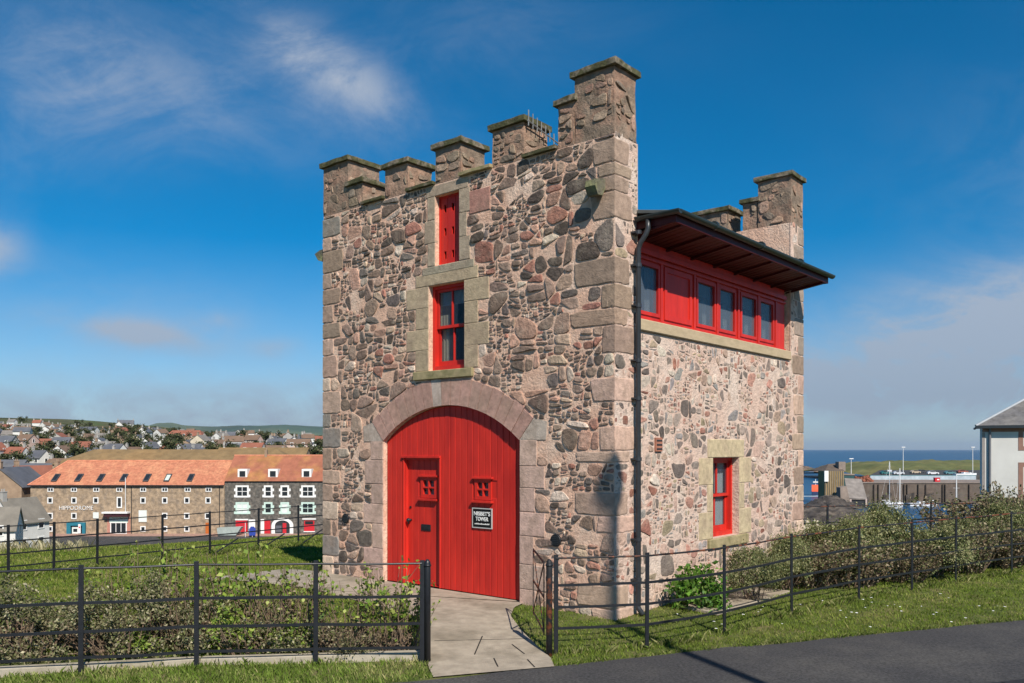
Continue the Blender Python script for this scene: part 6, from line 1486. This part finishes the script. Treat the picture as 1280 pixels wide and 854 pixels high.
# white house on the right
DH = 58; hx0 = px2x(1228, DH); hzb = py2z(650, DH); hze = py2z(532.5, DH)
wh2 = empty('white_house', (hx0, DH, hzb), R(-28.0), label='white harled two-storey house with slate hipped roof and pink window margins', cat='house')
he = hze-hzb; mb = MB(); mb.box(0, 13, 0, 9, -2, he); mb.build('wall', W_[0], wh2)
mb = MB(); e = .4; ab = [(-e, -e, he), (13+e, -e, he), (13+e, 9+e, he), (-e, 9+e, he)]; ra, rb = (4.6, 4.5, he+3.1), (8.6, 4.5, he+3.1)
for f in ([ab[0], ab[1], rb, ra], [ab[2], ab[3], ra, rb], [ab[3], ab[0], ra], [ab[1], ab[2], rb], ab[::-1]): mb.face(f)
rf_ = mb.build('roof', surf('near_slate', (.13, .125, .125), .35, 2.5, .02, 6, c2=(.19, .175, .15), c2scale=.8), wh2)
mb = MB(); mb.tube([ab[0], ra], .09, 6); mb.build('lead_hip', surf('lead', (.34, .36, .38), .1, 2), rf_); mb = MB(); mb.tube([ab[3], ra], .09, 6); mb.build('lead_hip', MATS['lead'], rf_)
mb = MB(); mb.box(-e, 13+e, -e-.08, -e+.04, he-.18, he+.02); mb.build('gutter', gl_far, wh2)
mb = MB(); mb.box(-.01, 13, -.012, -.002, he-.42, he-.1); mb.build('eaves_band', surf('pink_margin', (.30, .17, .13), .15, 2), wh2)
mb = MB(); mb.tube([(.45, -.22, he-.1), (.45, -.1, he-.5), (.45, -.1, -.5)], .075, 10); mb.build('downpipe', surf('grey_downpipe', (.15, .155, .17), .1, 2), wh2)
mb = MB(); mb.box(-.02, .16, -.02, .0, -1, he-.45); mb.build('corner_strip', surf('grey_strip', (.30, .27, .25), .15, 2), wh2)  # narrow grey strip down the house corner
fh = lambda a, b, h: (a, -h, b)
zw = lambda py: py2z(py, DH)-hzb
for (za, zb) in ((558, 540), (617, 583)):
    for xx in (2.4, 5.6, 8.6):
        mb = MB(); mb.plate([(xx-.28, zw(za)-.28), (xx+1.28, zw(za)-.28), (xx+1.28, zw(zb)+.28), (xx-.28, zw(zb)+.28)], [[(xx, zw(za)), (xx+1, zw(za)), (xx+1, zw(zb)), (xx, zw(zb))]], fh, -.08, .02); f_ = mb.build('window', MATS['pink_margin'], wh2)
        mb = MB(); mb.plate([(xx, zw(za)), (xx+1, zw(za)), (xx+1, zw(zb)), (xx, zw(zb))], [[(xx+.1, zw(za)+.1), (xx+.9, zw(za)+.1), (xx+.9, zw(zb)-.1), (xx+.1, zw(zb)-.1)]], fh, -.08, -.02); mb.prism([(xx, (zw(za)+zw(zb))/2-.04), (xx+1, (zw(za)+zw(zb))/2-.04), (xx+1, (zw(za)+zw(zb))/2+.04), (xx, (zw(za)+zw(zb))/2+.04)], fh, -.06, -.015); mb.build('frame', winwhite, f_)
        mb = MB(); mb.prism([(xx, zw(za)), (xx+1, zw(za)), (xx+1, zw(zb)), (xx, zw(zb))], fh, -.07, -.05); mb.build('pane', gl_far, f_)
# ------------------------------------------------------------ sea air
def haze_box():
    m = bpy.data.materials.new('sea_haze'); m.use_nodes = True; n = m.node_tree.nodes; l = m.node_tree.links
    n.remove(n['Principled BSDF']); v = n.new('ShaderNodeVolumePrincipled'); v.inputs['Density'].default_value = .000028; v.inputs['Color'].default_value = (.70, .84, 1.0, 1); v.inputs['Anisotropy'].default_value = .2
    l.new(v.outputs[0], n['Material Output'].inputs['Volume'])
    mb = MB(); mb.box(-31000, 31000, -600, 46000, -21, 330); o = mb.build('haze', m); o['kind'] = 'stuff'; o['label'] = 'thin blue sea haze over the distance'; return o
haze_box()
